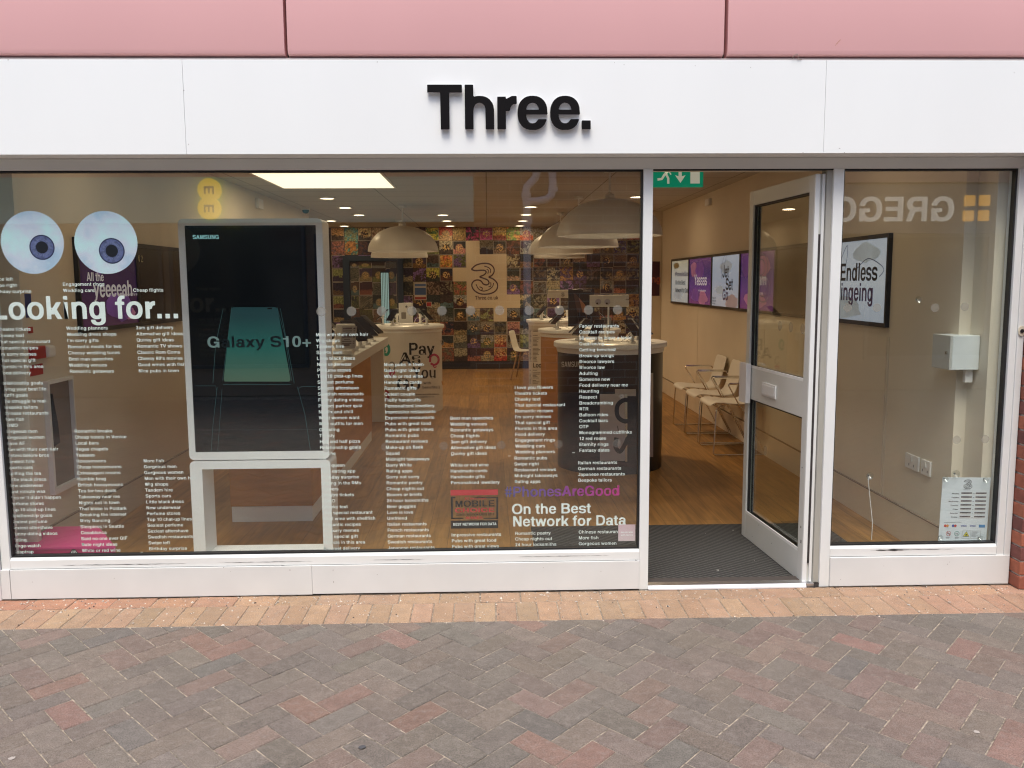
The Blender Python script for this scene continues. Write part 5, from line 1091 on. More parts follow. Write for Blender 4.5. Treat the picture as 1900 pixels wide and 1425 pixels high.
# ---- chairs by the right wall
def chair_parts(t, legm, wood=False):
    prof = [(-.235, .440), (-.232, .462), (-.215, .474), (-.17, .480), (-.10, .470), (0, .460), (.09, .462), (.145, .478), (.175, .51), (.195, .57), (.215, .66), (.238, .75), (.25, .80)]
    W2, th = .225, .010; n = len(prof); b = MB(); k = len(b.v)
    cols = 9
    for i, (x, z) in enumerate(prof):
        for j in range(cols):
            f = j/(cols-1)*2-1; w_ = W2*(1-.10*(i/(n-1))) * (1 if 0 < i < n-1 else .93); cup = .012*f*f if i > 7 else 0
            b.v.append((x-cup, f*w_, z+(.006*f*f if i < 7 else 0)))
    for i in range(n-1):
        for j in range(cols-1): b.f.append([k+i*cols+j, k+i*cols+j+1, k+(i+1)*cols+j+1, k+(i+1)*cols+j]); b.m.append(0); b.c.append(None)
    o = b.build('seat_shell', mat('chair_shell', (.82, .79, .72), .35, var=.02), t, local=True, smooth=True, seams=80); sl = o.modifiers.new('thick', 'SOLIDIFY'); sl.thickness = .011; sl.offset = -1; sb = o.modifiers.new('soft', 'SUBSURF'); sb.levels = 1; sb.render_levels = 1
    if wood:
        for sx, sy in ((-1, -1), (-1, 1), (1, -1), (1, 1)): b = MB(); b.tube([(.10*sx, .12*sy, .455), (.20*sx, .21*sy, .001)], [.016, .010], 10); b.build('leg', legm, t, local=True, smooth=True)
        return
    for s in (-1, 1):
        y = s*.262; b = MB()
        def cor(a, c, d, k=4, r_=.03):
            a, c, d = Vector(a), Vector(c), Vector(d); p = c+(a-c).normalized()*r_; q = c+(d-c).normalized()*r_; return [tuple(p*(1-u)**2+c*2*u*(1-u)+q*u*u) for u in [i/k for i in range(k+1)]]
        A0, A1, A2, A3, A4 = (-.20, y*.8, .448), (-.205, y, .440), (-.225, y, .009), (.265, y, .009), (.03, y, .45)
        pth = [(-.12, y*.55, .45)]+cor((-.12, y*.55, .45), A1, A2)+cor(A1, A2, A3)+cor(A2, A3, A4)+[A4, (.03, y*.6, .45)]; b.tube(pth, .0065, 8); b.build('sled_leg', CHROME, t, local=True, smooth=True)
        b = MB(); pth = [(.02, y*.9, .452)]+cor((.02, y, .45), (-.105, y, .665), (.20, y, .665), 4, .025)+[(.19, y, .662), (.205, y*.86, .64)]; b.tube(pth, .0065, 8); b.tube([(-.09, y, .6665), (.17, y, .6655)], .010, 8); b.build('armrest', CHROME, t, local=True, smooth=True)
    b = MB(); b.tube([(-.12, -.2, .449), (-.12, .2, .449)], .006, 8); b.tube([(.03, -.2, .449), (.03, .2, .449)], .006, 8); b.build('seat_rail', CHROME, t, local=True, smooth=True)
c0 = None
for y, lb in ((4.88, 'farthest of the three white chairs with chrome arms along the right wall'), (4.28, 'middle of the three white chairs with chrome arms along the right wall'), (3.68, 'nearest of the three white chairs along the right wall, half behind the open door')):
    if c0 is None: t = thing('armchair', lb, 'chair', (2.285, y, 0), 'white chairs along the right wall'); chair_parts(t, CHROME); c0 = t
    else: t = copy_tree(c0); t.location = (2.285, y, 0); t['label'] = lb
t = thing('chair', 'white shell chair with wooden legs beside the rear white plinth', 'chair', (.62, 9.95, 0)); t.rotation_euler = (0, 0, rad(165)); chair_parts(t, mat('beech_leg', (.30, .18, .09), .5), True)

# ---- screens on the side walls
def wallscreen(lab, X, ya, yb, side, bgm, words, extra=None, z0=1.297, z1=1.892, fitted=()):
    """side +1: right wall (reads towards the street), -1: left wall"""
    t = thing('wall_screen', lab, 'screen', (X, (ya+yb)/2, z0), 'screens in the band on the side walls'); s = -side
    lo, hi = min(ya, yb), max(ya, yb); Xf = X+s*.030
    b = MB(); ringprism(b, [(lo, z0), (hi, z0), (hi, z1), (lo, z1)], [(lo+.018, z0+.028), (hi-.018, z0+.028), (hi-.018, z1-.028), (lo+.018, z1-.028)], X+s*.001, Xf, 'X'); b.build('bezel', BLK, t)
    b = MB(); b.box(min(X+s*.001, X+s*.022), lo+.018, z0+.028, max(X+s*.001, X+s*.022), hi-.018, z1-.028); o = b.build('picture', bgm, t)
    b = MB(); ms = []; mi = {}
    def mm(m):
        if m.name not in mi: mi[m.name] = len(ms); ms.append(m)
        return mi[m.name]
    left = hi if side > 0 else lo; ux = (0, -1, 0) if side > 0 else (0, 1, 0)
    if extra: extra(b, lambda u, z, d=.0: (X+s*(.0232+d), left+ux[1]*u, z), mm)
    for wtxt, u, z, em, sx, m_ in words: text(b, wtxt, plane((X+s*.0245, left+ux[1]*u, z), ux, (0, 0, 1)), em, sx, -.02, mm(m_))
    for wtxt, x0, x1, yb, yt, m_ in fitted:
        Xt = X+s*.0246; p0 = onX(x0, yb, Xt); p1 = onX(x1, yb, Xt); em = (onX(x0, yt, Xt).z-p0.z)/.72; text(b, wtxt, plane((Xt, p0.y, p0.z), ux, (0, 0, 1)), em, abs(p1.y-p0.y)/(em*twidth(wtxt, -.02)), -.02, mm(m_))
    if ms: b.build('screen_lettering', ms, t)
    return t
def scr(name, cols, z0=1.3, z1=1.9, emit=.25): return gradmat(name, cols, 2, z0, z1, .25, emit)
TW = mat('poster_text_white', (.62, .60, .66), .4, emit=.15); TPL = mat('poster_text_purple', (.10, .06, .22), .4); TK = mat('poster_text_black', (.015, .015, .02), .4); PBL = mat('poster_pale_blue', (.42, .50, .58), .4, emit=.15, var=.2, scale=5); PPI = mat('poster_pink', (.40, .16, .30), .4, emit=.12, var=.3, scale=4); PVI = mat('poster_violet', (.16, .06, .30), .4, emit=.12, var=.4, scale=5); LNB = mat('poster_line', (.10, .12, .28), .4)
def blobs(cols):
    def f(b, P, mm):
        for (u, z, ru, rz_, m_) in cols: b.face([P(u+ru*math.cos(t*.3927)*random.uniform(.75, 1.15), z+rz_*math.sin(t*.3927)*random.uniform(.75, 1.15)) for t in range(16)], mm(m_))
    return f
Ys = [7.555, 6.515, 5.40, 4.305, 3.235, 2.165, 1.085]
WH = scr('screen_white', [(.36, .40, .42), (.46, .50, .50), (.42, .40, .28)]); PUR = scr('screen_purple', [(.16, .04, .14), (.10, .04, .20), (.05, .03, .14), (.14, .05, .16)]); BLU = scr('screen_sky', [(.40, .42, .48), (.34, .42, .54), (.42, .50, .60)]); DRK = scr('screen_dark', [(.020, .016, .013), (.022, .018, .014)], emit=0); BRT = scr('screen_bright', [(.36, .42, .52), (.46, .52, .60), (.40, .46, .56)], emit=.3)
wallscreen('pale screen reading PhonesAreGood on the best network, farthest on the right wall', RX, Ys[0], Ys[1]+.004, 1, WH, [], fitted=[('#PhonesAreGood', 1252, 1278, 513, 504.5, TPL), ('On the Best', 1253, 1271.5, 528, 520, TK), ('Network for Data', 1253, 1278, 542, 534, TK)], extra=blobs([(.45, 1.42, .25, .06, PBL), (.3, 1.80, .18, .04, mat('poster_cream', (.45, .42, .25), .4))]))
wallscreen('purple screen reading Yassss on the right wall', RX, Ys[1], Ys[2]+.004, 1, PUR, [('we have this and more', .50, 1.475, .035, 1, TW)], fitted=[('Yassss', 1288, 1311.5, 529, 509.5, TW)], extra=blobs([(.25, 1.74, .16, .10, PPI), (.55, 1.72, .2, .13, PVI), (.35, 1.43, .22, .09, PVI), (.7, 1.40, .25, .08, PPI)]))
def jet(b, P, mm):
    blobs([(.35, 1.50, .18, .05, PBL), (.8, 1.38, .25, .08, mat('poster_blush', (.5, .40, .42), .4, emit=.1)), (.6, 1.74, .25, .07, PBL)])(b, P, mm)
    for pth in ([(.42, 1.62), (.40, 1.74), (.50, 1.86), (.58, 1.87), (.52, 1.76), (.50, 1.68)], [(.55, 1.66), (.66, 1.60)]): strokes(b, smoothpath(pth, 5), .008, lambda x, y: P(x, y, .0006), mm(LNB))
wallscreen('pale blue screen reading Jet Set Go on the right wall', RX, Ys[2], Ys[3]+.004, 1, BLU, [('Roam in 71', .04, 1.40, .03, 1, TK), ('places at no', .04, 1.37, .03, 1, TK), ('extra cost', .04, 1.34, .03, 1, TK)], jet, fitted=[('Jet', 1340, 1352, 515, 492.5, TK), ('Set', 1346, 1359.5, 538, 516, TK), ('Go', 1340, 1351, 556.5, 536, TPL)])
def rings(b, P, mm):
    blobs([(.2, 1.75, .15, .12, PVI), (.6, 1.7, .3, .14, PPI), (.5, 1.42, .35, .09, PPI)])(b, P, mm)
    for c, r_ in ((( .66, 1.72), .20), ((.66, 1.72), .12), ((.74, 1.52), .19), ((.74, 1.52), .11)): strokes(b, [(c[0]+r_*math.cos(t*.35), c[1]+r_*.62*math.sin(t*.35)) for t in range(19)], .012, lambda x, y: P(x, y, .0006), mm(LNB))
wallscreen('pink and violet screen with rings, reading Glam, right wall by the door', RX, Ys[3], Ys[4]+.004, 1, PUR, [('ready when you are', .38, 1.47, .04, 1, TW)], rings, fitted=[('Glam', 1395, 1422.5, 529, 508, TW)])
wallscreen('unlit dark screen on the right wall seen through the door glass', RX, Ys[4], Ys[5]+.004, 1, DRK, [])
def endl(b, P, mm):
    blobs([(.75, 1.78, .2, .07, PBL), (.4, 1.40, .3, .08, PBL)])(b, P, mm)
    for pth in ([(.30, 1.62), (.34, 1.74), (.44, 1.84), (.44, 1.74), (.40, 1.64)], [(.62, 1.68), (.78, 1.74), (.96, 1.70), (1.02, 1.66), (.96, 1.62)]): strokes(b, smoothpath(pth, 5), .006, lambda x, y: P(x, y, .0006), mm(LNB))
A = onX(1559, 521, RX-.03); uE = Ys[5]-A.y
wallscreen('bright pale screen reading Endless bingeing, nearest on the right wall', RX, Ys[5], Ys[6], 1, BRT, [], endl, fitted=[('Endless', 1558, 1628, 521, 489.5, TK), ('ingeing', 1559, 1620, 556.5, 525, TPL)])
def pet(b, P, mm): blobs([(.6, 1.45, .22, .10, PVI), (.3, 1.75, .2, .08, PVI), (.75, 1.4, .1, .05, PPI)])(b, P, mm)
wallscreen('purple screen reading All the yeeeeah on the left wall', -RX, 1.115, 2.03, -1, scr('screen_violet', [(.10, .03, .10), (.055, .022, .10), (.04, .022, .075)], emit=.12), [('the network built for you', .62, 1.52, .026, 1, TW)], pet, fitted=[('All the', 161, 193, 521.5, 505, TW), ('yeeeeah', 174, 247, 552, 520, TW)])
wallscreen('unlit black screen next to the purple one on the left wall', -RX, 2.034, 2.96, -1, DRK, [('4 2', .02, 1.76, .07, 1, mat('poster_cream', (.45, .42, .25), .4))])
# purple poster on the shallow pier
A = onY(1207, 549, 8.345); B = onY(1227, 485, 8.345)
b = MB(); b.box(A.x, 8.342, A.z, B.x-.02, 8.350, B.z); o = b.build('wall_poster', gradmat('poster_plum', [(.10, .02, .03), (.05, .02, .05)], 0, A.x, B.x)); tag(o, 'dark plum poster with the end of a word on the shallow pier', 'poster'); 
b = MB(); text(b, 'ng', plane((A.x+.01, 8.3415, 1.58), *XZ), .14, .8); b.build('lettering', mat('poster_text_red', (.4, .10, .06), .5), o)

# ---- small fittings
ks = thing('key_cabinet', 'small pale grey locked steel cabinet on the right wall by the narrow window', 'cabinet', (2.53, .26, 1.12))
GS = mat('grey_steel', (.50, .50, .47), .4, var=.02)
b = MB(); b.box(2.4655, .168, 1.120, 2.612, .352, 1.303); b.build('casing', mat('pale_steel', (.70, .74, .74), .4), ks, bevel=.003)
b = MB(); b.box(2.452, .168, 1.120, 2.465, .352, 1.303); o = b.build('door', GS, ks, bevel=.002)
b = MB(); b.prism([(.195+.009*math.cos(t*.52), 1.212+.009*math.sin(t*.52)) for t in range(12)], 2.444, 2.4515, 'X'); b.build('lock', CHROME, o)
b = MB(); b.box(2.56, .20, 1.05, 2.60, .225, 1.119); b.build('conduit', WPL, ks)
for lab, y0, y1, sw in (('double white wall socket nearer the open door', .775, .612, 1), ('single white switched socket nearer the narrow window', .580, .478, 0)):
    t = thing('wall_socket', lab, 'socket', (RX, (y0+y1)/2, .466)); b = MB(); b.box(RX-.012, y1, .466, RX-.0006, y0, .556); o = b.build('face_plate', WPL, t, bevel=.003)
    b = MB(); yc = (y0+y1)/2; b.box(RX-.017, yc-.010, .515, RX-.0122, yc+.010, .545); b.build('rocker', WHITE, t); b = MB(); b.box(RX-.0135, yc-.03, .485, RX-.0122, yc-.026, .50); b.box(RX-.0135, yc+.026, .485, RX-.0122, yc+.03, .50); b.build('pin_hole', BLK, t)
# hook and string on the narrow window
t = thing('suction_hook', 'clear suction hook with a white string hanging on the narrow window', 'hook', (onY(1614, 884, VY).x, VY+.003, onY(1614, 884, VY).z))
CLR = glassmat('clear_rubber', (.80, .82, .80), .12)
def sucker(par, px, py, Y, r_=.024, s=1):
    p = onY(px, py, Y); b = MB(); k = 20
    for (ra, ya, rb, yb_) in ((r_, .0005, r_*.7, .004), (r_*.7, .004, r_*.3, .010), (r_*.3, .010, .0001, .014)):
        for i in range(k):
            a0, a1 = i*math.tau/k, (i+1)*math.tau/k; b.face([(p.x+ra*math.cos(a0), Y+s*ya, p.z+ra*math.sin(a0)), (p.x+ra*math.cos(a1), Y+s*ya, p.z+ra*math.sin(a1)), (p.x+rb*math.cos(a1), Y+s*yb_, p.z+rb*math.sin(a1)), (p.x+rb*math.cos(a0), Y+s*yb_, p.z+rb*math.sin(a0))])
    o = b.build('suction_cup', CLR, par, smooth=True); b = MB(); b.prism([(p.x+r_*.22*math.cos(q*.785), p.z+r_*.22*math.sin(q*.785)) for q in range(8)], Y+s*.0142, Y+s*.019, 'Y'); b.build('cup_knob', mat('grey_knob', (.12, .12, .12), .3), par); return p
p = sucker(t, 1614, 883, VY, .020)
b = MB(); q = onY(1617, 1004, VY+.02); b.tube([(p.x, VY+.018, p.z-.003), (p.x+.004, VY+.02, p.z-.05), (q.x+.001, VY+.02, q.z+.1), (q.x, VY+.02, .232)], .0019, 6); b.build('string', WPL, t, smooth=True)
t = thing('suction_hook', 'lone clear suction cup high on the narrow window', 'hook', (onY(1704, 556, VY).x, VY+.003, onY(1704, 556, VY).z)); sucker(t, 1704, 556, VY, .017)
# opening hours card
C00, C10 = onY(1739.5, 1003, VY+.03), onY(1828, 1003.5, VY+.03); C01 = onY(1748, 885, VY+.03)
ux_ = (C10-C00).normalized(); W_ = (C10-C00).length; H_ = (C01-C00).length; uz_ = (C01-C00).normalized()
hc = thing('opening_hours_sign', 'white opening hours card held by suction cups at the foot of the narrow window', 'sign', (C00.x, C00.y, C00.z)); YC = VY+.022
def HP(u, v, d=0): q = C00+ux_*W_*u+uz_*H_*v; return Vector((q.x, YC-d, q.z))
b = MB(); b.face([HP(0, 0), HP(1, 0), HP(1, 1), HP(0, 1)]); b.face([HP(0, 0, -.003), HP(0, 1, -.003), HP(1, 1, -.003), HP(1, 0, -.003)])
for a, c in (((0, 0), (1, 0)), ((1, 0), (1, 1)), ((1, 1), (0, 1)), ((0, 1), (0, 0))): b.face([HP(*a), HP(*a, -.003), HP(*c, -.003), HP(*c)])
card = b.build('card', mat('card_white', (.66, .72, .76), .35, var=.01), hc)
b = MB(); HI = [INK, mat('strip_grey', (.16, .15, .16), .5), mat('strip_white', (.74, .76, .76), .4), mat('pay_red', (.5, .06, .05), .4), mat('pay_orange', (.6, .25, .05), .4), mat('pay_blue', (.06, .09, .35), .4), mat('pay_cyan', (.08, .25, .5), .4), mat('safety_green', (.02, .25, .20), .4), mat('warn_yellow', (.65, .60, .05), .4)]
def hrect(u0, v0, u1, v1, m, d=.001): b.face([HP(u0, v0, d), HP(u1, v0, d), HP(u1, v1, d), HP(u0, v1, d)], m)
def htext(s, u, v, cap, w_, m, d=.0016): em = cap*H_/.72; text(b, s, lambda x, y: HP(u, v, d)+ux_*x+uz_*y, em, w_*W_/(em*twidth(s)), 0, m)
def hring(u, v, r_, wd, m):
    for i in range(20):
        a, c = i*math.tau/20, (i+1)*math.tau/20
        P_ = lambda t, rr: HP(u, v, .001)+ux_*rr*math.cos(t)+uz_*rr*math.sin(t); b.face([P_(a, r_), P_(c, r_), P_(c, r_-wd), P_(a, r_-wd)], m)
e0 = HP(.44, .825, .001); emblem(b, lambda x, y: e0+ux_*x+uz_*y, .14*H_, 0, .05); htext("Three.co.uk", .44, .805, .011, .14, 0)
for i, (dn, w_, a, c) in enumerate((("Monday", .15, "09:00", "17:30"), ("Tuesday", .155, "09:00", "17:30"), ("Wednesday", .21, "09:00", "17:30"), ("Thursday", .165, "09:00", "17:30"), ("Friday", .11, "09:00", "17:30"), ("Saturday", .16, "09:00", "17:30"), ("Sunday", .13, "10:00", "16:00"))):
    v = .742-i*.0615; htext(dn, .36-w_, v, .016, w_, 0)
    for u in (.40, .70): hrect(u, v-.012, u+.235, v+.03, 2); hrect(u+.005, v+.004, u+.23, v+.028, 1, .0013)
    htext(a, .45, v+.007, .017, .12, 0, .002); htext(c, .75, v+.007, .017, .12, 0, .002); hrect(.65, v+.006, .685, v+.010, 0)
hrect(.09, .292, .45, .295, 0)
for u, m1, m2 in ((.12, 3, 4), (.285, 5, 3)):
    for du, mm_ in ((0, m1), (.045, m2)): disc(b, HP(u+du, .243, .001+du*.01), .0072, ux_, uz_, mm_, 16)
htext("VISA", .44, .232, .024, .13, 5); htext("VISA", .63, .232, .024, .13, 5); hrect(.82, .218, .95, .262, 6)
hring(.20, .12, .0135, .002, 3); b.face([HP(.165, .145, .0015), HP(.175, .15, .0015), HP(.235, .095, .0015), HP(.225, .09, .0015)], 3); hrect(.17, .116, .225, .123, 0, .0012)
hring(.375, .12, .0135, .0022, 7); hrect(.35, .105, .365, .13, 1); hrect(.385, .105, .40, .125, 1)
b.face([HP(.50, .075, .001), HP(.64, .075, .001), HP(.57, .155, .001)], 0); b.face([HP(.512, .081, .0015), HP(.628, .081, .0015), HP(.57, .148, .0015)], 8); b.face([HP(.55, .09, .002), HP(.60, .1, .002), HP(.585, .115, .002), HP(.55, .105, .002)], 0)
for v in (.145, .13, .115, .10, .085, .07): hrect(.68, v, .68+random.uniform(.1, .17), v+.004, 1)
for q in ((.485, .045, .87, .048), (.485, .162, .87, .165), (.485, .045, .488, .165), (.868, .045, .871, .165), (.66, .045, .663, .165)): hrect(*q, 1)
for u in (.14, .33): hrect(u+.01, .055, u+.09, .06, 1); hrect(u+.02, .045, u+.08, .05, 1)
b.build('card_print', HI, card)
for px, py in ((1755, 889), (1829, 890), (1745, 998), (1819, 999)): sucker(hc, px, py, VY, .016)
sucker(hc, 1774, 880, VY, .022)
# camera dome, wall sensor boxes
t = thing('dome_camera', 'small dome camera under the ceiling on the left side', 'camera', (0, 0, 0)); p = onZ(567, 388, CZ-.02); t.location = (p.x, p.y, CZ)
b = MB(); b.lathe([(.0, -.001), (.06, -.001), (.06, -.03), (.0, -.031)], seg=24); b.build('base', LAMPW, t, local=True, smooth=True); b = MB(); b.lathe([(.045, -.0315), (.042, -.055), (.025, -.075), (.0, -.08)], seg=24); b.build('dome', mat('smoked_dome', (.02, .05, .05), .15), t, local=True, smooth=True)
def wbox(nm, lab, cat, X, px0, py0, px1, py1, th, m, s=1, bev=.004):
    A = onX(px0, py1, X); B = onX(px1, py0, X); b = MB(); b.box(min(X, X-s*th)+.0006*(s < 0), min(A.y, B.y), min(A.z, B.z), max(X, X-s*th)-.0006*(s > 0), max(A.y, B.y), max(A.z, B.z)); tag(b.build(nm, m, bevel=bev), lab, cat)
wbox('motion_sensor', 'small pale sensor box high on the right wall above the screens', 'sensor', RX, 1314, 368, 1321, 383, .04, WPL)
wbox('motion_sensor', 'small pale sensor box high on the left wall above the tall stand', 'sensor', -RX, 474, 371, 482, 386, .04, WPL, -1)
REDP = mat('red_plastic', (.42, .02, .02), .4)
wbox('alarm_call_point', 'red fire alarm call point on the left wall below the slogan', 'call point', -RX, 52, 641, 75, 668, .03, REDP, -1)
wbox('alarm_sounder', 'white round-edged alarm box beside the red call point', 'alarm box', -RX, 77, 640, 90, 664, .045, WPL, -1, .015)
wbox('alarm_sign', 'red fire alarm sign below the call point on the left wall', 'sign', -RX, 50, 674, 78, 700, .004, REDP, -1)
wbox('alarm_sign', 'tiny red sticker above the call point on the left wall', 'sign', -RX, 52, 606, 60, 619, .004, REDP, -1)
wbox('blue_sign', 'narrow dark blue sign at the far left behind the slogan', 'sign', -RX, 45, 545, 56, 590, .004, mat('blue_sign_print', (.01, .03, .20), .4), -1)
t = thing('wall_niche', 'pale framed dark niche with a black coat low on the left wall', 'niche', (-RX, .8, .39)); b = MB()
ringprism(b, [(.648, .385), (.96, .385), (.96, 1.05), (.648, 1.05)], [(.668, .42), (.945, .42), (.945, 1.03), (.668, 1.03)], -RX+.0005, -RX+.03, 'X'); b.build('frame', WHITE2, t, bevel=.002)
b = MB(); b.box(-RX+.0005, .668, .42, -RX+.005, .945, 1.03); b.build('back_panel', mat('niche_shade', (.22, .18, .15), .7), t)
b = MB(); b.prism([(.672, .67), (.735, .68), (.725, .80), (.70, .90), (.685, .975), (.672, .975)], -RX+.006, -RX+.035, 'X'); tag(b.build('hanging_coat', mat('black_cloth', (.012, .012, .016), .9)), 'black coat hanging in the niche on the left wall', 'coat')
# pink box
t = thing('display_box', 'glossy pink display box with a striped black and white corner behind the lower left lettering', 'display box', (-2.1, .3, .0))
PKB = mat('hot_pink', (.62, .06, .22), .25, var=.05); PKD = mat('deep_pink', (.45, .02, .12), .3)
A = onY(37, 1016, .2); Bx = onY(214, 1016, .2); zt = A.z; yb_ = onZ(100, 977, zt).y
b = MB(); b.prism([(A.x, .2), (Bx.x, .2), (onZ(180, 977, zt).x, yb_), (onZ(37, 976, zt).x, yb_)], .02, zt-.012, 'Z', 0); b.build('box', PKD, t); b = MB(); b.prism([(A.x-.003, .196), (Bx.x+.003, .196), (onZ(181, 976, zt).x, yb_), (onZ(37, 976, zt).x-.003, yb_)], zt-.0115, zt, 'Z', 0); b.build('lid', PKB, t)
b = MB(); pts = [onY(x, y, .195) for x, y in ((122, 1035), (136, 1016), (152, 1035))]; b.face([(p.x, .1985, p.z) for p in pts], 0)
for k in range(4): x = 127+k*6; q = [onY(x, 1035, .195), onY(x+2.6, 1035, .195), onY(136+(x+2.6-136)*.3, 1022, .195), onY(136+(x-136)*.3, 1022, .195)]; b.face([(p.x, .1975, p.z) for p in q], 1)
b.build('striped_print', [INK, VINYL], t)

# ================================================================== ACROSS THE STREET (seen mirrored in the glass)
OY = -8.0
def O(px, py): v = onY(px, py, 8.0); return v.x, v.z
def obx(b, x0, y0, x1, y1, d0, d1, m=0): (X0, Z1), (X1, Z0) = O(x0, y0), O(x1, y1); b.box(min(X0, X1), OY+min(d0, d1), Z0, max(X0, X1), OY+max(d0, d1), Z1, m)
def oplane(px, py, off): X, Z = O(px, py); return plane((X, OY+off, Z), (-1, 0, 0), (0, 0, 1))
BLD = mat('street_render', (.24, .19, .15), .8, var=.05, scale=1); DG = mat('shop_glass_dark', (.03, .035, .04), .1)
ee = thing('phone_shop', 'phone shop across the street with an aqua fascia and a yellow projecting sign', 'building', (-5, OY, 0))
b = MB(); b.box(-14, OY-4, 0, -.18, OY, 2.44); b.box(-14, OY-4, 2.44, -.18, OY, 5.4); b.build('wall', BLD, ee)
b = MB(); X0, Z1 = O(-600, 330); X1, Z0 = O(880, 412); b.box(-13.9, OY+.001, 2.44, -.18, OY+.12, 3.06); b.build('fascia', mat('aqua_fascia', (.34, .74, .68), .4, var=.03), ee)
b = MB(); b.box(-13.9, OY+.002, 3.061, -.18, OY+.03, 3.35); b.build('cladding', mat('dusty_pink', (.55, .30, .26), .5), ee)
for x0, x1 in ((-9.9, -7.4), (-7.2, -4.6), (-4.4, -2.6), (-1.2, -.3)):
    b = MB(); b.box(x0, OY+.001, .45, x1, OY+.012, 2.38); o = b.build('window', DG, ee); b = MB(); ringprism(b, [(x0-.05, .4), (x1+.05, .4), (x1+.05, 2.43), (x0-.05, 2.43)], [(x0, .45), (x1, .45), (x1, 2.38), (x0, 2.38)], OY+.001, OY+.05); b.build('frame', NAVY, o)
b = MB(); b.box(-2.35, OY+.001, .02, -1.45, OY+.012, 2.2); o = b.build('door', DG, ee); b = MB(); ringprism(b, [(-2.42, .01), (-1.38, .01), (-1.38, 2.28), (-2.42, 2.28)], [(-2.34, .02), (-1.46, .02), (-1.46, 2.2), (-2.34, 2.2)], OY+.001, OY+.05); b.build('frame', NAVY, o)
t = thing('projecting_sign', 'pair of yellow discs with letter E on the phone shop front across the street', 'shop sign', (-3.79, OY+.2, 2.75))
YEL = mat('sign_yellow', (.85, .60, .03), .4, emit=1.0, var=0); EET = mat('sign_teal', (.10, .14, .08), .4)
for py in (354, 388):
    X, Z = O(394, py); b = MB(); b.prism([(X+.155*math.cos(k*math.tau/36), Z+.155*math.sin(k*math.tau/36)) for k in range(36)], OY+.15, OY+.22-.004*(py > 360), 'Y'); o = b.build('disc', YEL, t)
    b = MB(); text(b, 'E', lambda x, y: Vector((X+.07-y, OY+.222, Z+.06-x)), .19); b.build('lettering', EET, o)
b = MB(); b.box(-3.82, OY+.121, 2.70, -3.76, OY+.149, 2.80); b.build('bracket', BLK, t)
# brick building with drain pipes
bb = thing('brick_building', 'brown brick building across the street between the two shops', 'building', (1, OY, 0))
bm = bpy.data.materials.new('brown_brickwork'); bm.use_nodes = True; n = bm.node_tree.nodes; l = bm.node_tree.links; bs = n["Principled BSDF"]; tc = n.new("ShaderNodeTexCoord"); mp = n.new("ShaderNodeMapping"); mp.inputs["Rotation"].default_value = (rad(90), 0, 0); l.new(tc.outputs["Object"], mp.inputs[0])
br = n.new("ShaderNodeTexBrick"); l.new(mp.outputs[0], br.inputs[0]); br.inputs["Scale"].default_value = 1; br.inputs["Brick Width"].default_value = .33; br.inputs["Row Height"].default_value = .11; br.inputs["Mortar Size"].default_value = .008; br.inputs["Color1"].default_value = (.34, .17, .09, 1); br.inputs["Color2"].default_value = (.26, .13, .07, 1); br.inputs["Mortar"].default_value = (.48, .42, .36, 1); l.new(br.outputs[0], bs.inputs["Base Color"]); bs.inputs["Roughness"].default_value = .9
b = MB(); b.box(-.179, OY-4, 0, 2.179, OY-.002, 5.6); b.build('wall', bm, bb)
DPM = mat('drain_white', (.88, .88, .90), .4); DPG = mat('drain_grey', (.42, .46, .56), .4)
dp = thing('drain_pipe', 'white branching drain pipe on the brown brick wall across the street', 'drain pipe', (.57, OY+.08, 0))
def opath(pts, d=.085): return [(O(x, y)[0], OY+d, O(x, y)[1]) for x, y in pts]
rr = .055
b = MB(); b.tube(opath([(978, 600), (978, 450), (977.5, 385), (975, 360), (977, 347), (986, 338), (993, 330), (996, 318), (996, 250)]), rr, 14); b.tube(opath([(1025, 240), (1025, 345), (1023, 362), (1014, 370), (1000, 373), (980, 374)]), rr, 14)
for x, y, e in ((976, 362, 1.25), (1026, 352, 1.22), (978, 405, 1.3), (978, 412, 1.3)): X, Z = O(x, y); b.lathe([(rr*e, Z-.03), (rr*e, Z+.03)], X, OY+.085, 16)
b.build('upper_pipe', DPM, dp, smooth=True)
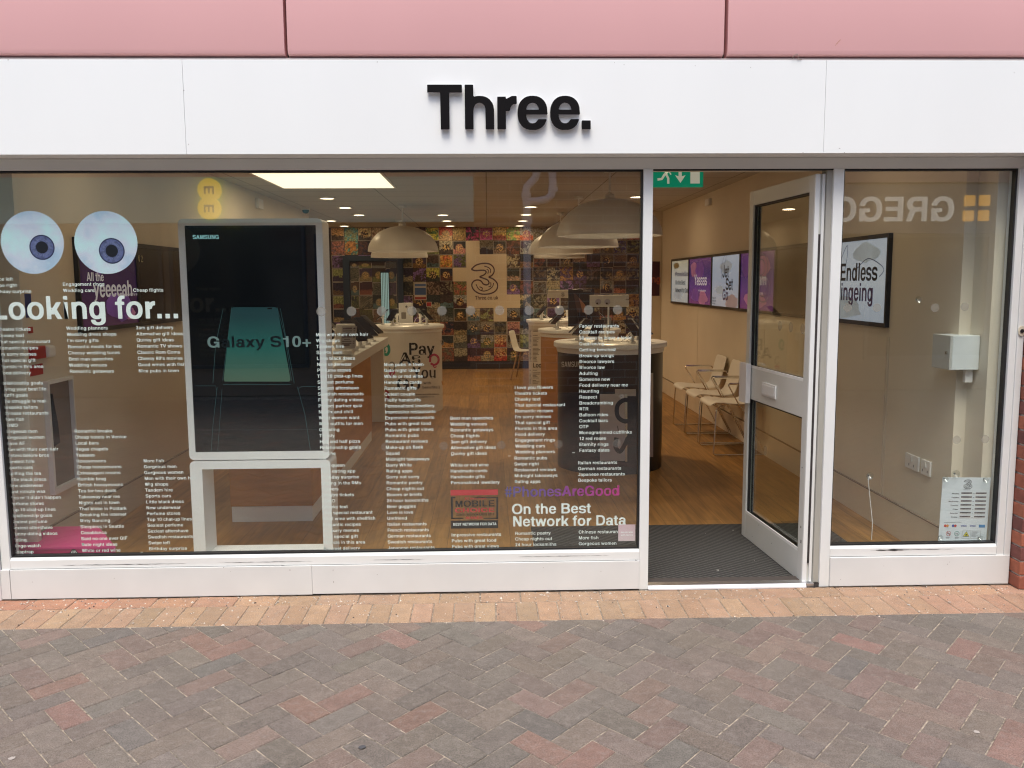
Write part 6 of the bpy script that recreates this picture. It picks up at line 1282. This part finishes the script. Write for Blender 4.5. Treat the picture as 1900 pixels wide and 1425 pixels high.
b = MB(); X, Z = O(978, 600); b.tube([(X, OY+.085, Z), (X, OY+.085, .02)], rr*1.15, 14); b.lathe([(rr*1.9, Z-.02), (rr*1.9, Z+.03)], X, OY+.085, 16); b.build('lower_pipe', DPG, dp, smooth=True)
# bakery
gg = thing('bakery_shop', 'bakery across the street with a slate fascia', 'building', (6, OY, 0))
b = MB(); b.box(2.18, OY-4, 0, 14, OY-.001, 5.5); b.build('wall', BLD, gg)
b = MB(); b.box(2.19, OY, 2.25, 13.9, OY+.14, 2.93); b.build('fascia', mat('slate_fascia', (.22, .23, .25), .4, var=.04), gg)
b = MB(); b.box(2.19, OY, 2.96, 13.9, OY+.16, 3.25); b.build('cladding', mat('dusty_pink', (.55, .30, .26), .5), gg)
for x0, x1 in ((2.6, 4.4), (5.5, 7.2), (7.4, 9.6)):
    b = MB(); b.box(x0, OY, .5, x1, OY+.012, 2.2); o = b.build('window', DG, gg); b = MB(); ringprism(b, [(x0-.05, .45), (x1+.05, .45), (x1+.05, 2.245), (x0-.05, 2.245)], [(x0, .5), (x1, .5), (x1, 2.2), (x0, 2.2)], OY, OY+.05); b.build('frame', mat('slate_frame', (.20, .21, .22), .4), o)
gs = thing('bakery_sign', 'white bakery lettering with four orange squares on the slate fascia across the street', 'shop sign', (6, OY+.15, 2.6))
b = MB(); X, Z = O(1765, 411); zc = O(1765, 366)[1]-Z; em = zc/.72; G.n = 2.1
text(b, 'GREGGS', plane((X, OY+.142, Z), (-1, 0, 0), (0, 0, 1)), em, (O(1765, 411)[0]-O(1585, 411)[0])/(em*twidth('GREG')), 0, 0, .02, Vector((0, 1, 0))); b.build('lettering', mat('bakery_white', (.78, .78, .74), .4, emit=.5), gs)
OR_ = mat('bakery_orange', (.90, .45, .08), .4, emit=1.1, var=0)
for px, py in ((1793, 373.5), (1820.5, 373), (1790.5, 401.5), (1818.5, 401)):
    X, Z = O(px, py); b = MB(); b.prism(roundrect(X-.075, Z-.075, X+.075, Z+.075, .015, 3), OY+.141, OY+.165, 'Y'); b.build('square', OR_, gs)
